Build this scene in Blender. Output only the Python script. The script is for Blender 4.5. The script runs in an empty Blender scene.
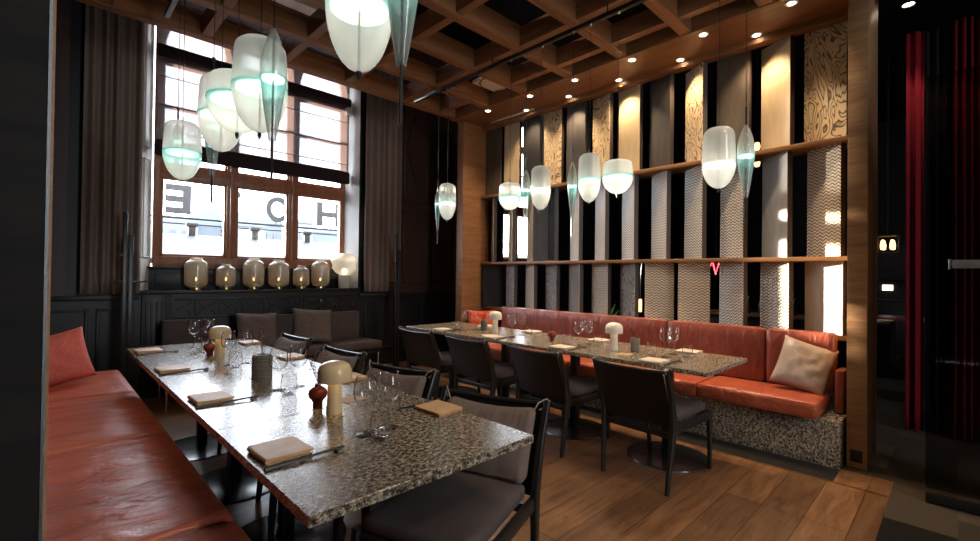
import bpy, bmesh, math, random
from mathutils import Vector, Matrix, noise as mnoise
random.seed(7)
C = bpy.context.scene.collection
S = bpy.context.scene
PI = math.pi
R = math.radians

# ------------------------------------------------------------------ camera, sky, sun, exposure
cd = bpy.data.cameras.new('camera'); cam = bpy.data.objects.new('camera', cd); C.objects.link(cam)
cd.sensor_width = 36; cd.lens = 36*459/980; cd.clip_start = .02; cd.clip_end = 200
yaw, pit, rol = R(44.4), R(.55), R(.68)
fw = Vector((math.sin(yaw)*math.cos(pit), math.cos(yaw)*math.cos(pit), math.sin(pit)))
rt = Vector((math.cos(yaw), -math.sin(yaw), 0)); up = rt.cross(fw)
rr = rt*math.cos(rol)+up*math.sin(rol); uu = up*math.cos(rol)-rt*math.sin(rol)
cam.matrix_world = Matrix(((rr.x,uu.x,-fw.x,0),(rr.y,uu.y,-fw.y,0),(rr.z,uu.z,-fw.z,1.35),(0,0,0,1)))
S.camera = cam
S.view_settings.view_transform = 'Standard'; S.view_settings.look = 'None'
S.view_settings.gamma = 1; S.view_settings.use_curve_mapping = False
S.view_settings.exposure = 1.62
WORLD, SUN = 5.6, 12.0
w = bpy.data.worlds.new('sky'); S.world = w; w.use_nodes = True
bg = w.node_tree.nodes['Background']; bg.inputs[0].default_value = (.86,.93,1,1); bg.inputs[1].default_value = WORLD
sd = bpy.data.lights.new('sun','SUN'); sd.energy = SUN; sd.color = (1,.86,.66); sd.angle = R(.8)
so = bpy.data.objects.new('sun', sd); C.objects.link(so)
so.rotation_euler = Vector((.285,-1,-.138)).to_track_quat('-Z','Y').to_euler()
def portal(x, y, z, sx, sz, d=-1):
    l = bpy.data.lights.new('window_portal','AREA'); l.shape = 'RECTANGLE'; l.size = sx; l.size_y = sz
    l.cycles.is_portal = True
    o = bpy.data.objects.new('window_portal', l); C.objects.link(o); o.location = (x,y,z)
    o.rotation_euler = Vector((0,d,0)).to_track_quat('-Z','Y').to_euler()
portal(2.02,6.45,3.1,2.5,3.6); portal(6.83,6.45,3.1,1.1,3.6); portal(1.8,-4.12,2.65,1.2,3.4,1)  # last portal serves the added fill window behind the camera
S.cycles.transparent_max_bounces = 28; S.cycles.max_bounces = 10
S.cycles.caustics_reflective = False; S.cycles.caustics_refractive = False

# ------------------------------------------------------------------ mesh helpers
def flat(bm): return bm
class MB:
    """collects shapes into one mesh"""
    def __init__(s): s.bm = bmesh.new()
    def box(s, x0,x1,y0,y1,z0,z1, bev=0, seg=2, mat=None):
        vs = [s.bm.verts.new(p) for p in ((x0,y0,z0),(x1,y0,z0),(x1,y1,z0),(x0,y1,z0),(x0,y0,z1),(x1,y0,z1),(x1,y1,z1),(x0,y1,z1))]
        fs = [s.bm.faces.new([vs[i] for i in q]) for q in ((0,3,2,1),(4,5,6,7),(0,1,5,4),(1,2,6,5),(2,3,7,6),(3,0,4,7))]
        if mat is not None:
            for v in vs: v.co = mat @ v.co
        if bev:
            es = list({e for f in fs for e in f.edges})
            bmesh.ops.bevel(s.bm, geom=es, offset=bev, segments=seg, affect='EDGES', profile=.5)
        return s
    def soft(s, x0,x1,y0,y1,z0,z1, r, n=(8,8,3), fn=None):
        """rounded box on a grid; fn(x,y,z,u,v,w)->(x,y,z) deforms it"""
        nx,ny,nz = n; c=((x0+x1)/2,(y0+y1)/2,(z0+z1)/2); h=((x1-x0)/2,(y1-y0)/2,(z1-z0)/2)
        vm={}
        def vert(i,j,k):
            if (i,j,k) in vm: return vm[i,j,k]
            q=(2*i/nx-1,2*j/ny-1,2*k/nz-1)
            p=[q[a]*h[a] for a in range(3)]
            rr_=min(r,*h)
            inn=[max(-h[a]+rr_,min(h[a]-rr_,p[a])) for a in range(3)]
            d=Vector([p[a]-inn[a] for a in range(3)])
            if d.length>1e-9:
                m=max(abs(t) for t in d); d=d.normalized()*m
            p=[inn[a]+d[a]+c[a] for a in range(3)]
            if fn: p=fn(p[0],p[1],p[2],*q)
            vm[i,j,k]=s.bm.verts.new(p); return vm[i,j,k]
        def quad(a,b,c_,d):
            s.bm.faces.new((a,b,c_,d)).smooth=True
        for i in range(nx):
            for j in range(ny):
                quad(vert(i,j,0),vert(i,j+1,0),vert(i+1,j+1,0),vert(i+1,j,0))
                quad(vert(i,j,nz),vert(i+1,j,nz),vert(i+1,j+1,nz),vert(i,j+1,nz))
        for i in range(nx):
            for k in range(nz):
                quad(vert(i,0,k),vert(i+1,0,k),vert(i+1,0,k+1),vert(i,0,k+1))
                quad(vert(i,ny,k),vert(i,ny,k+1),vert(i+1,ny,k+1),vert(i+1,ny,k))
        for j in range(ny):
            for k in range(nz):
                quad(vert(0,j,k),vert(0,j,k+1),vert(0,j+1,k+1),vert(0,j+1,k))
                quad(vert(nx,j,k),vert(nx,j+1,k),vert(nx,j+1,k+1),vert(nx,j,k+1))
        return s
    def lathe(s, prof, c=(0,0,0), n=24, close=False):
        rings=[]
        for r,z in prof:
            if r<1e-6: rings.append([s.bm.verts.new((c[0],c[1],c[2]+z))])
            else: rings.append([s.bm.verts.new((c[0]+r*math.cos(2*PI*i/n),c[1]+r*math.sin(2*PI*i/n),c[2]+z)) for i in range(n)])
        for a,b in zip(rings,rings[1:]):
            for i in range(n):
                j=(i+1)%n
                if len(a)==1 and len(b)==1: continue
                if len(a)==1: f=(a[0],b[j],b[i])
                elif len(b)==1: f=(a[i],a[j],b[0])
                else: f=(a[i],a[j],b[j],b[i])
                s.bm.faces.new(f).smooth=True
        return s
    def tube(s, pts, rad, n=8, cap=True):
        pts=[Vector(p) for p in pts]; m=len(pts)
        rad=rad if isinstance(rad,(list,tuple)) else [rad]*m
        rings=[]; prev=None
        for i,p in enumerate(pts):
            t=(pts[min(i+1,m-1)]-pts[max(i-1,0)]).normalized()
            if prev is None:
                a=Vector((0,0,1)) if abs(t.z)<.9 else Vector((1,0,0)); u_=t.cross(a).normalized()
            else: u_=(prev-t*prev.dot(t)).normalized()
            prev=u_; v_=t.cross(u_)
            rings.append([s.bm.verts.new(p+rad[i]*(u_*math.cos(2*PI*k/n)+v_*math.sin(2*PI*k/n))) for k in range(n)])
        for a,b in zip(rings,rings[1:]):
            for k in range(n):
                j=(k+1)%n; s.bm.faces.new((a[k],a[j],b[j],b[k])).smooth=True
        if cap: s.bm.faces.new(rings[0][::-1]); s.bm.faces.new(rings[-1])
        return s
    def beam(s, pts, sizes, xd=(1,0,0)):
        """square-section tapered bar along pts; sizes=[(w along xd, w across)]"""
        xd=Vector(xd); rings=[]; pts=[Vector(p) for p in pts]; m=len(pts)
        for i,p in enumerate(pts):
            t=(pts[min(i+1,m-1)]-pts[max(i-1,0)]).normalized(); u_=(xd-t*xd.dot(t)).normalized(); v_=t.cross(u_)
            a,b=sizes[i][0]/2,sizes[i][1]/2; k=.3
            ring=[]
            for su,sv in ((1,1-k),(1-k,1),(-1+k,1),(-1,1-k),(-1,-1+k),(-1+k,-1),(1-k,-1),(1,-1+k)):
                ring.append(s.bm.verts.new(p+u_*a*su+v_*b*sv))
            rings.append(ring)
        for a,b in zip(rings,rings[1:]):
            for k in range(8):
                j=(k+1)%8; s.bm.faces.new((a[k],a[j],b[j],b[k])).smooth=True
        s.bm.faces.new(rings[0][::-1]); s.bm.faces.new(rings[-1])
        return s
    def prism(s, poly, ax, d0, d1):
        """polygon extruded along axis ax ('x','y','z')"""
        def P(a,b,d): return {'y':(a,d,b),'x':(d,a,b),'z':(a,b,d)}[ax]
        f=[s.bm.verts.new(P(a,b,d0)) for a,b in poly]; g=[s.bm.verts.new(P(a,b,d1)) for a,b in poly]
        s.bm.faces.new(f); s.bm.faces.new(g[::-1]); n=len(f)
        for i in range(n): s.bm.faces.new((f[i],g[i],g[(i+1)%n],f[(i+1)%n]))
        return s
    def strip(s, top, bot, ax, d0, d1):
        """band between two polylines of the same length, extruded"""
        for i in range(len(top)-1):
            s.prism([bot[i],bot[i+1],top[i+1],top[i]],ax,d0,d1)
        return s
    def build(s, name, m, parent=None, loc=None, rot=0, ang=35, allsmooth=False):
        bmesh.ops.recalc_face_normals(s.bm, faces=s.bm.faces)
        me=bpy.data.meshes.new(name)
        for f in s.bm.faces: f.smooth=True
        s.bm.to_mesh(me); s.bm.free()
        if not allsmooth:
            try: me.set_sharp_from_angle(angle=R(ang))
            except Exception: pass
        me.materials.append(m)
        o=bpy.data.objects.new(name,me); C.objects.link(o)
        if parent is not None: o.parent=parent
        if loc is not None: o.location=loc
        if rot: o.rotation_euler=(0,0,rot)
        return o
def tag(o, label=None, cat=None, group=None, kind=None):
    if label: o['label']=label
    if cat: o['category']=cat
    if group: o['group']=group
    if kind: o['kind']=kind
    return o
def thing(name, loc, label, cat, rot=0, group=None):
    o=bpy.data.objects.new(name,None); C.objects.link(o); o.location=loc; o.rotation_euler=(0,0,rot); o.empty_display_size=.05
    return tag(o,label,cat,group)
def struct(o): o['kind']='structure'; return o
def kids(o): return [c for c in C.objects if c.parent==o]
def dup(root, loc, rot, label, group=None):
    def cp(o,par):
        c=o.copy(); C.objects.link(c)
        if par is not None: c.parent=par
        for k in kids(o): cp(k,c)
        return c
    r=cp(root,None); r.location=loc; r.rotation_euler=(0,0,rot); r['label']=label
    if group: r['group']=group
    return r

# ------------------------------------------------------------------ materials
class NT:
    def __init__(s,name):
        s.m=bpy.data.materials.new(name); s.m.use_nodes=True; s.t=s.m.node_tree; s.b=s.t.nodes['Principled BSDF']; s.o=s.t.nodes['Material Output']
    def n(s,typ,**kw):
        x=s.t.nodes.new(typ)
        for k,v in kw.items():
            if k.startswith('i_'):
                key=k[2:]; key=int(key) if key.isdigit() else key.replace('_',' ')
                x.inputs[key].default_value=v
            else: setattr(x,k,v)
        return x
    def l(s,a,b): s.t.links.new(a,b)
    def obj(s): 
        return s.n('ShaderNodeTexCoord').outputs['Object']
    def mapping(s,scale=(1,1,1),rot=(0,0,0),src=None):
        m=s.n('ShaderNodeMapping'); m.inputs['Scale'].default_value=scale; m.inputs['Rotation'].default_value=rot
        s.l(src or s.obj(),m.inputs[0]); return m.outputs[0]
    def noise(s,vec,scale,detail=4,rough=.55,dist=0):
        x=s.n('ShaderNodeTexNoise'); x.inputs['Scale'].default_value=scale; x.inputs['Detail'].default_value=detail
        x.inputs['Roughness'].default_value=rough; x.inputs['Distortion'].default_value=dist; s.l(vec,x.inputs['Vector']); return x.outputs['Fac']
    def ramp(s,fac,stops,interp='LINEAR'):
        x=s.n('ShaderNodeValToRGB'); x.color_ramp.interpolation=interp
        while len(x.color_ramp.elements)<len(stops): x.color_ramp.elements.new(.5)
        for e,(p,c) in zip(x.color_ramp.elements,stops): e.position=p; e.color=(*c,1) if len(c)==3 else c
        s.l(fac,x.inputs[0]); return x.outputs[0]
    def math(s,op,a,b=None,c=None):
        x=s.n('ShaderNodeMath',operation=op)
        for i,v in enumerate((a,b,c)):
            if v is None: continue
            if isinstance(v,(int,float)): x.inputs[i].default_value=v
            else: s.l(v,x.inputs[i])
        return x.outputs[0]
    def bump(s,h,strength=.3,dist=.01):
        x=s.n('ShaderNodeBump'); x.inputs['Strength'].default_value=strength; x.inputs['Distance'].default_value=dist
        s.l(h,x.inputs['Height']); s.l(x.outputs[0],s.b.inputs['Normal'])
    def mix(s,fac,a,b,blend='MIX'):
        x=s.n('ShaderNodeMix',data_type='RGBA',blend_type=blend)
        for i,v in ((0,fac),(6,a),(7,b)):
            if isinstance(v,(int,float)): x.inputs[i].default_value=v
            elif isinstance(v,tuple): x.inputs[i].default_value=(*v,1)
            else: s.l(v,x.inputs[i])
        return x.outputs[2]
    def sep(s,vec):
        x=s.n('ShaderNodeSeparateXYZ'); s.l(vec,x.inputs[0]); return x.outputs
    def base(s,v):
        if isinstance(v,tuple): s.b.inputs['Base Color'].default_value=(*v,1)
        else: s.l(v,s.b.inputs['Base Color'])
    def set(s,rough=.5,metal=0,spec=.5,**k):
        s.b.inputs['Roughness'].default_value=rough; s.b.inputs['Metallic'].default_value=metal; s.b.inputs['Specular IOR Level'].default_value=spec
        for a,v in k.items(): s.b.inputs[a.replace('_',' ')].default_value=v
        return s
def plain(name,col,rough=.5,metal=0,spec=.5,var=.0,scale=30):
    t=NT(name); t.set(rough,metal,spec)
    if var:
        f=t.noise(t.obj(),scale,3)
        t.base(t.ramp(f,[(.3,tuple(c*(1-var) for c in col)),(.7,tuple(min(1,c*(1+var)) for c in col))]))
    else: t.base(col)
    return t.m
def emit(name,col,st):
    t=NT(name); t.base(col); t.b.inputs['Emission Color'].default_value=(*col,1); t.b.inputs['Emission Strength'].default_value=st; return t.m
def wood(name,c1,c2,axis='x',rough=.45,scale=14,stretch=14,bump=.08,spec=.4):
    t=NT(name); t.set(rough,0,spec); sc=[1,1,1]; sc['xyz'.index(axis)]=1/stretch
    v=t.mapping(tuple(sc)); f=t.noise(v,scale,6,.65,.6); g=t.noise(v,scale*5,3,.6)
    f2=t.math('MULTIPLY_ADD',g,.35,t.math('MULTIPLY',f,.75))
    t.base(t.ramp(f2,[(.36,c1),(.72,c2)])); t.bump(f2,bump,.004); return t.m
def granite(name):
    t=NT(name); t.set(.23,0,.55)
    v=t.obj(); f=t.noise(t.mapping((.8,1.1,1)),68,5,.72,.3); g=t.noise(v,170,2,.6)
    f2=t.math('MULTIPLY_ADD',g,.35,t.math('MULTIPLY',f,.75))
    t.base(t.ramp(f2,[(.42,(.010,.009,.008)),(.50,(.055,.043,.031)),(.55,(.18,.142,.10)),(.62,(.40,.335,.25)),(.72,(.58,.52,.42))]))
    t.bump(f2,.008,.001); return t.m
def leather(name,col,ax=0):
    t=NT(name); t.set(.33,0,.65)
    sc=[3,3,3]; sc[ax]=.8
    v=t.mapping(tuple(sc)); f=t.noise(v,4.5,4,.55,.8); g=t.noise(t.obj(),220,2)
    t.base(t.ramp(f,[(.3,tuple(c*.72 for c in col)),(.7,tuple(c*1.12 for c in col))]))
    t.bump(t.math('MULTIPLY_ADD',g,.05,f),.5,.035); return t.m
def fabric(name,col,sc=260,rough=.92):
    t=NT(name); t.set(rough,0,.15)
    f=t.noise(t.obj(),sc,2,.6); h=t.noise(t.obj(),9,3)
    c=t.ramp(f,[(.3,tuple(c*.68 for c in col)),(.7,tuple(c*1.25 for c in col))])
    t.base(t.mix(.25,c,t.ramp(h,[(.3,tuple(c*.7 for c in col)),(.7,tuple(c*1.2 for c in col))])))
    t.bump(f,.25,.003); return t.m
def herringbone(name,lo,hi):
    t=NT(name); t.set(.38,0,.5); x=t.sep(t.obj())
    zig=t.math('ABSOLUTE',t.math('SUBTRACT',t.math('FRACT',t.math('MULTIPLY',x[1],20)),.5))
    ph=t.math('FRACT',t.math('MULTIPLY_ADD',zig,1.5,t.math('MULTIPLY',x[2],36)))
    tri=t.math('ABSOLUTE',t.math('MULTIPLY_ADD',ph,2,-1))
    t.base(t.ramp(tri,[(.15,lo),(.55,hi)])); t.bump(tri,.6,.008); return t.m  # brown stripes hold the weave's shadow in the colour, besides the bump
def burl(name,light,dark,seed):
    t=NT(name); t.set(.5,0,.35)
    mp=t.n('ShaderNodeMapping'); mp.inputs['Scale'].default_value=(1,1.5,.62); mp.inputs['Location'].default_value=(seed,seed*.7,seed*1.3); t.l(t.obj(),mp.inputs[0])
    n=t.noise(mp.outputs[0],3.6,2,.45,1.4)
    fr=t.math('FRACT',t.math('MULTIPLY',n,15)); g=t.noise(mp.outputs[0],60,2)
    lit=t.mix(g,tuple(c*.8 for c in light),light)
    msk=t.ramp(fr,[(.0,(1,1,1)),(.16,(.8,.8,.8)),(.36,(0,0,0)),(.92,(0,0,0)),(1,(1,1,1))])
    t.base(t.mix(msk,lit,dark)); t.bump(fr,.15,.004); return t.m
def planks(name):
    t=NT(name); t.set(.34,0,.45)
    v=t.obj(); b=t.n('ShaderNodeTexBrick'); t.l(v,b.inputs['Vector']); b.offset=.37
    for k,val in (('Scale',1),('Mortar Size',.0035),('Mortar Smooth',.2),('Brick Width',1.9),('Row Height',.205),('Bias',0)): b.inputs[k].default_value=val
    b.inputs['Color1'].default_value=(.5,.5,.5,1); b.inputs['Color2'].default_value=(1,1,1,1); b.inputs['Mortar'].default_value=(.12,.12,.12,1)
    vs=t.mapping((.12,1,1)); f=t.noise(vs,22,7,.68,.7); k=t.noise(v,3.2,3,.6)
    c=t.ramp(f,[(.32,(.11,.047,.020)),(.52,(.205,.098,.043)),(.75,(.31,.165,.078))])
    c=t.mix(.85,c,b.outputs['Color'],'MULTIPLY')
    kn=t.ramp(t.noise(t.mapping((.55,1,1)),9,2,.4),[(.20,(.25,.2,.16)),(.31,(1,1,1))])
    c=t.mix(.8,c,kn,'MULTIPLY'); t.base(c)
    t.bump(t.math('MULTIPLY_ADD',f,.4,b.outputs['Fac']),-.12,.006); return t.m
def carpet(name):
    t=NT(name); t.set(.95,0,.1); v=t.obj()
    b=t.n('ShaderNodeTexBrick'); t.l(t.mapping((1,1,1),(0,0,0),v),b.inputs['Vector']); b.offset=.43
    for k,val in (('Scale',1),('Mortar Size',0),('Brick Width',.62),('Row Height',.36),('Bias',-.15)): b.inputs[k].default_value=val
    b.inputs['Color1'].default_value=(.012,.010,.009,1); b.inputs['Color2'].default_value=(.10,.075,.052,1); b.inputs['Mortar'].default_value=(.03,.03,.03,1)
    f=t.noise(v,300,2); t.base(t.mix(.5,b.outputs['Color'],t.ramp(f,[(.3,(.4,.4,.4)),(.7,(1,1,1))]),'MULTIPLY')); t.bump(f,.4,.004); return t.m
def thin_glass(name,tint=(1,1,1),edge=.22,rough=.02):
    t=NT(name); t.t.nodes.remove(t.b)
    tr=t.n('ShaderNodeBsdfTransparent'); gl=t.n('ShaderNodeBsdfGlossy'); gl.inputs['Roughness'].default_value=rough
    lw=t.n('ShaderNodeLayerWeight'); lw.inputs['Blend'].default_value=.35
    ed=t.ramp(lw.outputs['Facing'],[(.42,tint),(.96,tuple(c*edge for c in tint))]); t.l(ed,tr.inputs[0])
    f=t.math('MULTIPLY_ADD',t.math('POWER',lw.outputs['Facing'],2.2),.75,.035)
    mx=t.n('ShaderNodeMixShader'); t.l(f,mx.inputs[0]); t.l(tr.outputs[0],mx.inputs[1]); t.l(gl.outputs[0],mx.inputs[2]); t.l(mx.outputs[0],t.o.inputs[0]); return t.m
def frosted(name,col,opac,gloss=.12,edge=.35,tcol=(1,1,1)):
    """blown milky glass: partly clear, partly scattering, shiny skin"""
    t=NT(name); t.t.nodes.remove(t.b)
    tr=t.n('ShaderNodeBsdfTransparent'); tr.inputs[0].default_value=(*tcol,1)
    df=t.n('ShaderNodeBsdfDiffuse'); tl=t.n('ShaderNodeBsdfTranslucent'); gl=t.n('ShaderNodeBsdfGlossy'); gl.inputs['Roughness'].default_value=.08
    for q in (df,tl): q.inputs[0].default_value=(*col,1)
    m0=t.n('ShaderNodeMixShader'); m0.inputs[0].default_value=.6; t.l(df.outputs[0],m0.inputs[1]); t.l(tl.outputs[0],m0.inputs[2])
    lw=t.n('ShaderNodeLayerWeight'); lw.inputs['Blend'].default_value=.5
    op=t.math('MULTIPLY_ADD',lw.outputs['Facing'],edge,opac)
    m1=t.n('ShaderNodeMixShader'); t.l(op,m1.inputs[0]); t.l(tr.outputs[0],m1.inputs[1]); t.l(m0.outputs[0],m1.inputs[2])
    m2=t.n('ShaderNodeMixShader'); t.l(t.math('MULTIPLY_ADD',t.math('POWER',lw.outputs['Facing'],3.0),gloss*2,.04),m2.inputs[0]); t.l(m1.outputs[0],m2.inputs[1]); t.l(gl.outputs[0],m2.inputs[2])
    t.l(m2.outputs[0],t.o.inputs[0]); return t.m
M={}
M['floor']=planks('oak_planks'); M['carpet']=carpet('patchwork_carpet'); M['granite']=granite('granite')
M['beam']=wood('beam_oak',(.155,.064,.027),(.37,.165,.070),'x'); M['beamy']=wood('beam_oak_cross',(.155,.064,.027),(.37,.165,.070),'y')
M['soffit']=wood('soffit_oak',(.15,.062,.024),(.27,.125,.05),'y',.38); M['post']=wood('post_oak',(.16,.078,.033),(.33,.175,.08),'y',.45,18,10)
M['postx']=wood('column_oak',(.16,.070,.028),(.31,.145,.06),'x',.45,18,10)
M['shelf']=wood('shelf_oak',(.16,.075,.032),(.31,.16,.07),'y',.4)
M['window']=wood('window_frame_wood',(.23,.080,.036),(.40,.16,.075),'z',.4)
M['darkwood']=wood('dark_panel',(.004,.0035,.0032),(.016,.013,.011),'x',.6,26,16,.08,.12)
M['panel']=plain('black_paint',(.0105,.010,.0098),.45,0,.4,.25,8); M['brown']=wood('brown_panel',(.04,.018,.013),(.075,.036,.025),'z',.45)
M['plaster']=plain('white_reveal',(.62,.60,.57),.6,0,.3,.06,5); M['dark']=plain('dark_wall',(.02,.018,.017),.7,0,.3,.3,3)
M['ceil']=plain('dark_ceiling',(.016,.013,.012),.8,0,.08,.3,4); M['black']=plain('black_metal',(.010,.010,.011),.35,0,.5); M['disc']=plain('black_base',(.012,.013,.015),.22,0,.6)
M['chrome']=plain('steel',(.6,.6,.6),.25,1); M['brass']=plain('brass',(.62,.40,.16),.3,1)
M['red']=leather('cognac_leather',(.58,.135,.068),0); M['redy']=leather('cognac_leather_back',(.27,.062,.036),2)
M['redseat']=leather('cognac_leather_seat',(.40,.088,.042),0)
M['coral']=fabric('coral_velvet',(.78,.19,.15),120,.75); M['orange']=fabric('orange_cloth',(.60,.10,.04)); M['beige']=fabric('beige_linen',(.42,.34,.29),220)
M['taupe']=fabric('taupe_cloth',(.165,.122,.105),300); M['taupe2']=fabric('dark_taupe_cloth',(.085,.066,.062),300)
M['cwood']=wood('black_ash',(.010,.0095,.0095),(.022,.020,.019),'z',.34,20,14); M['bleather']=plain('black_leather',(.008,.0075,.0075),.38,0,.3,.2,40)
M['curtain']=fabric('taupe_curtain',(.27,.205,.17),150,.95); M['velvet']=fabric('black_red_velvet',(.17,.006,.012),60,.85); M['dvelvet']=fabric('unlit_velvet',(.012,.010,.011),60,.95)  # black velvet stands for unlit folds: shade put into the colour
M['napkin']=plain('tan_leather',(.56,.33,.16),.5,0,.35,.12,14); M['napkinw']=plain('cream_napkin',(.62,.52,.42),.7,0,.2,.08,14); M['bamboo']=wood('woven_bamboo',(.30,.18,.08),(.62,.45,.26),'x',.6,30,3)
M['glass']=thin_glass('clear_glass'); M['pane']=thin_glass('window_pane',(.97,.98,1),.97)
M['lampcream']=plain('cream_enamel',(.62,.47,.27),.22,0,.5); M['lampwhite']=plain('ivory_enamel',(.66,.60,.50),.25,0,.5)
M['redvase']=plain('terracotta_glaze',(.17,.028,.018),.45,0,.4,.2,25); M['greyvase']=plain('grey_stoneware',(.19,.175,.15),.7,0,.3,.15,40); M['bluegrey']=plain('bluegrey_stoneware',(.15,.17,.165),.6,0,.3,.1,40)
M['berry']=plain('red_berry',(.16,.012,.016),.35); M['twig']=plain('brown_twig',(.07,.03,.02),.7)
M['glow']=emit('warm_diffuser',(1,.97,.88),1.5); M['dl']=emit('downlight_lens',(1,.80,.55),9); M['flame']=emit('flame',(1,.52,.16),6); M['globe']=emit('globe_core',(1,.83,.55),2.2)
def tinted(name,clear,teal,tclear,tteal,opac,edge,gloss=.2):
    t=NT(name); t.t.nodes.remove(t.b); at=t.n('ShaderNodeAttribute',attribute_name='tint').outputs['Fac']
    tr=t.n('ShaderNodeBsdfTransparent'); t.l(t.mix(at,tclear,tteal),tr.inputs[0]); c=t.mix(at,clear,teal)
    df=t.n('ShaderNodeBsdfDiffuse'); tl=t.n('ShaderNodeBsdfTranslucent'); gl=t.n('ShaderNodeBsdfGlossy'); gl.inputs['Roughness'].default_value=.07
    for q in (df,tl): t.l(c,q.inputs[0])
    m0=t.n('ShaderNodeMixShader'); m0.inputs[0].default_value=.6; t.l(df.outputs[0],m0.inputs[1]); t.l(tl.outputs[0],m0.inputs[2])
    lw=t.n('ShaderNodeLayerWeight'); lw.inputs['Blend'].default_value=.5
    op=t.math('MINIMUM',t.math('ADD',t.math('MULTIPLY_ADD',lw.outputs['Facing'],edge,opac),t.math('MULTIPLY',at,.15)),.97)
    m1=t.n('ShaderNodeMixShader'); t.l(op,m1.inputs[0]); t.l(tr.outputs[0],m1.inputs[1]); t.l(m0.outputs[0],m1.inputs[2])
    m2=t.n('ShaderNodeMixShader'); t.l(t.math('MULTIPLY_ADD',t.math('POWER',lw.outputs['Facing'],3.0),gloss*2,.045),m2.inputs[0]); t.l(m1.outputs[0],m2.inputs[1]); t.l(gl.outputs[0],m2.inputs[2]); t.l(m2.outputs[0],t.o.inputs[0]); return t.m
M['upglass']=tinted('smoky_frosted_glass',(.74,.76,.72),(.50,.68,.64),(.93,.95,.94),(.85,.95,.93),.38,.40)
M['lowglass']=tinted('milky_glass',(.82,.83,.78),(.26,.66,.60),(.95,.97,.95),(.6,.93,.88),.60,.32)
M['slimtop']=tinted('clear_frosted_glass',(.66,.68,.64),(.40,.62,.59),(.95,.97,.95),(.75,.94,.92),.26,.45)
M['slimlow']=tinted('pale_teal_glass',(.62,.67,.65),(.20,.52,.51),(.93,.96,.95),(.55,.88,.87),.28,.45)
M['amber']=frosted('smoky_amber_glass',(.38,.315,.235),.62,.2,.3,(.95,.85,.68)); M['opal']=frosted('opal_glass',(.70,.65,.56),.7,.2,.25)
M['wax']=plain('candle_wax',(.7,.6,.45),.6); M['sheer']=None
t=NT('sheer_screen'); t.t.nodes.remove(t.b); a=t.n('ShaderNodeBsdfTransparent'); a.inputs[0].default_value=(.92,.95,1,1); b_=t.n('ShaderNodeBsdfTranslucent'); b_.inputs[0].default_value=(.11,.075,.066,1)
mx=t.n('ShaderNodeMixShader'); mx.inputs[0].default_value=.71; t.l(a.outputs[0],mx.inputs[1]); t.l(b_.outputs[0],mx.inputs[2]); t.l(mx.outputs[0],t.o.inputs[0]); M['sheer']=t.m
M['blind']=fabric('dark_blind',(.035,.022,.024),200); M['rod']=plain('dark_rod',(.02,.017,.016),.5)
M['hb_warm']=herringbone('woven_beige',(.13,.08,.045),(.84,.71,.53)); M['hb_pale']=herringbone('woven_pale',(.17,.135,.10),(.80,.73,.62))
M['plain_beige']=wood('beige_veneer',(.40,.30,.18),(.50,.39,.25),'z',.5,20,10,.04); M['plain_dark']=wood('charcoal_veneer',(.035,.031,.029),(.07,.063,.058),'z',.5,20,10,.05); M['plain_grey']=wood('grey_veneer',(.30,.28,.25),(.42,.40,.37),'z',.38,20,10,.05); M['plain_brown']=wood('brown_veneer',(.055,.04,.03),(.10,.078,.06),'z',.5,20,10,.05)
M['burl']=[burl('downlit_plywood_%s'%'abc'[i],(.60,.45,.27),(.05,.035,.022),i*3.1) for i in range(3)]; M['burlgrey']=[burl('unlit_plywood_%s'%'ab'[i],(.42,.41,.39),(.07,.065,.06),i*2.3+11) for i in range(2)]  # one plywood twice: downlight warmth in the first colour, grey without it
t=NT('speckled_black'); t.set(.5,0,.4); f=t.noise(t.obj(),55,3,.6); t.base(t.ramp(f,[(.60,(.016,.015,.015)),(.70,(.10,.085,.07))])); M['speckle']=t.m
M['edge']=plain('slat_edge',(.035,.022,.015),.5)
M['canopy']=plain('zinc_canopy',(.036,.042,.049),.6,0,.3,.06,1.5); M['letter']=plain('sign_letter_glare',(.10,.103,.106),.8,0,.1); M['rail']=plain('rail_grey',(.025,.027,.03),.5); M['post_out']=plain('pale_stone',(.05,.05,.05),.8)  # dark sign letters with glare haze put into their grey
M['bldg']=[plain('facade_%s'%'abc'[i],c,.8) for i,c in enumerate(((.10,.115,.13),(.13,.14,.145),(.095,.11,.125)))]; M['roofblue']=plain('blue_roof',(.09,.112,.135),.6); M['bwin']=plain('far_window',(.05,.06,.07),.3)
M['leaf']=plain('leaf',(.06,.22,.03),.5,0,.4,.3,8); M['neon']=emit('red_neon',(1,.05,.07),3); M['bulb']=emit('filament_bulb',(1,.5,.16),1.6); M['bottle']=plain('bottle_glass',(.05,.06,.05),.1); M['redtable']=plain('red_table',(.30,.03,.05),.4)
M['tie']=plain('taupe_cord',(.25,.21,.18),.8); M['socket']=plain('black_socket',(.006,.006,.006),.4); M['ventw']=plain('white_grille',(.82,.78,.70),.5); M['wwall']=emit('bar_light',(1,.86,.6),1.5)
t=NT('dark_door_glass'); t.t.nodes.remove(t.b); a=t.n('ShaderNodeBsdfTransparent'); a.inputs[0].default_value=(.55,.53,.52,1); g=t.n('ShaderNodeBsdfGlossy'); g.inputs['Roughness'].default_value=.02
lw=t.n('ShaderNodeLayerWeight'); lw.inputs['Blend'].default_value=.3; mx=t.n('ShaderNodeMixShader'); t.l(t.math('MULTIPLY',lw.outputs['Fresnel'],.8),mx.inputs[0]); t.l(a.outputs[0],mx.inputs[1]); t.l(g.outputs[0],mx.inputs[2]); t.l(mx.outputs[0],t.o.inputs[0]); M['doorglass']=t.m

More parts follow.
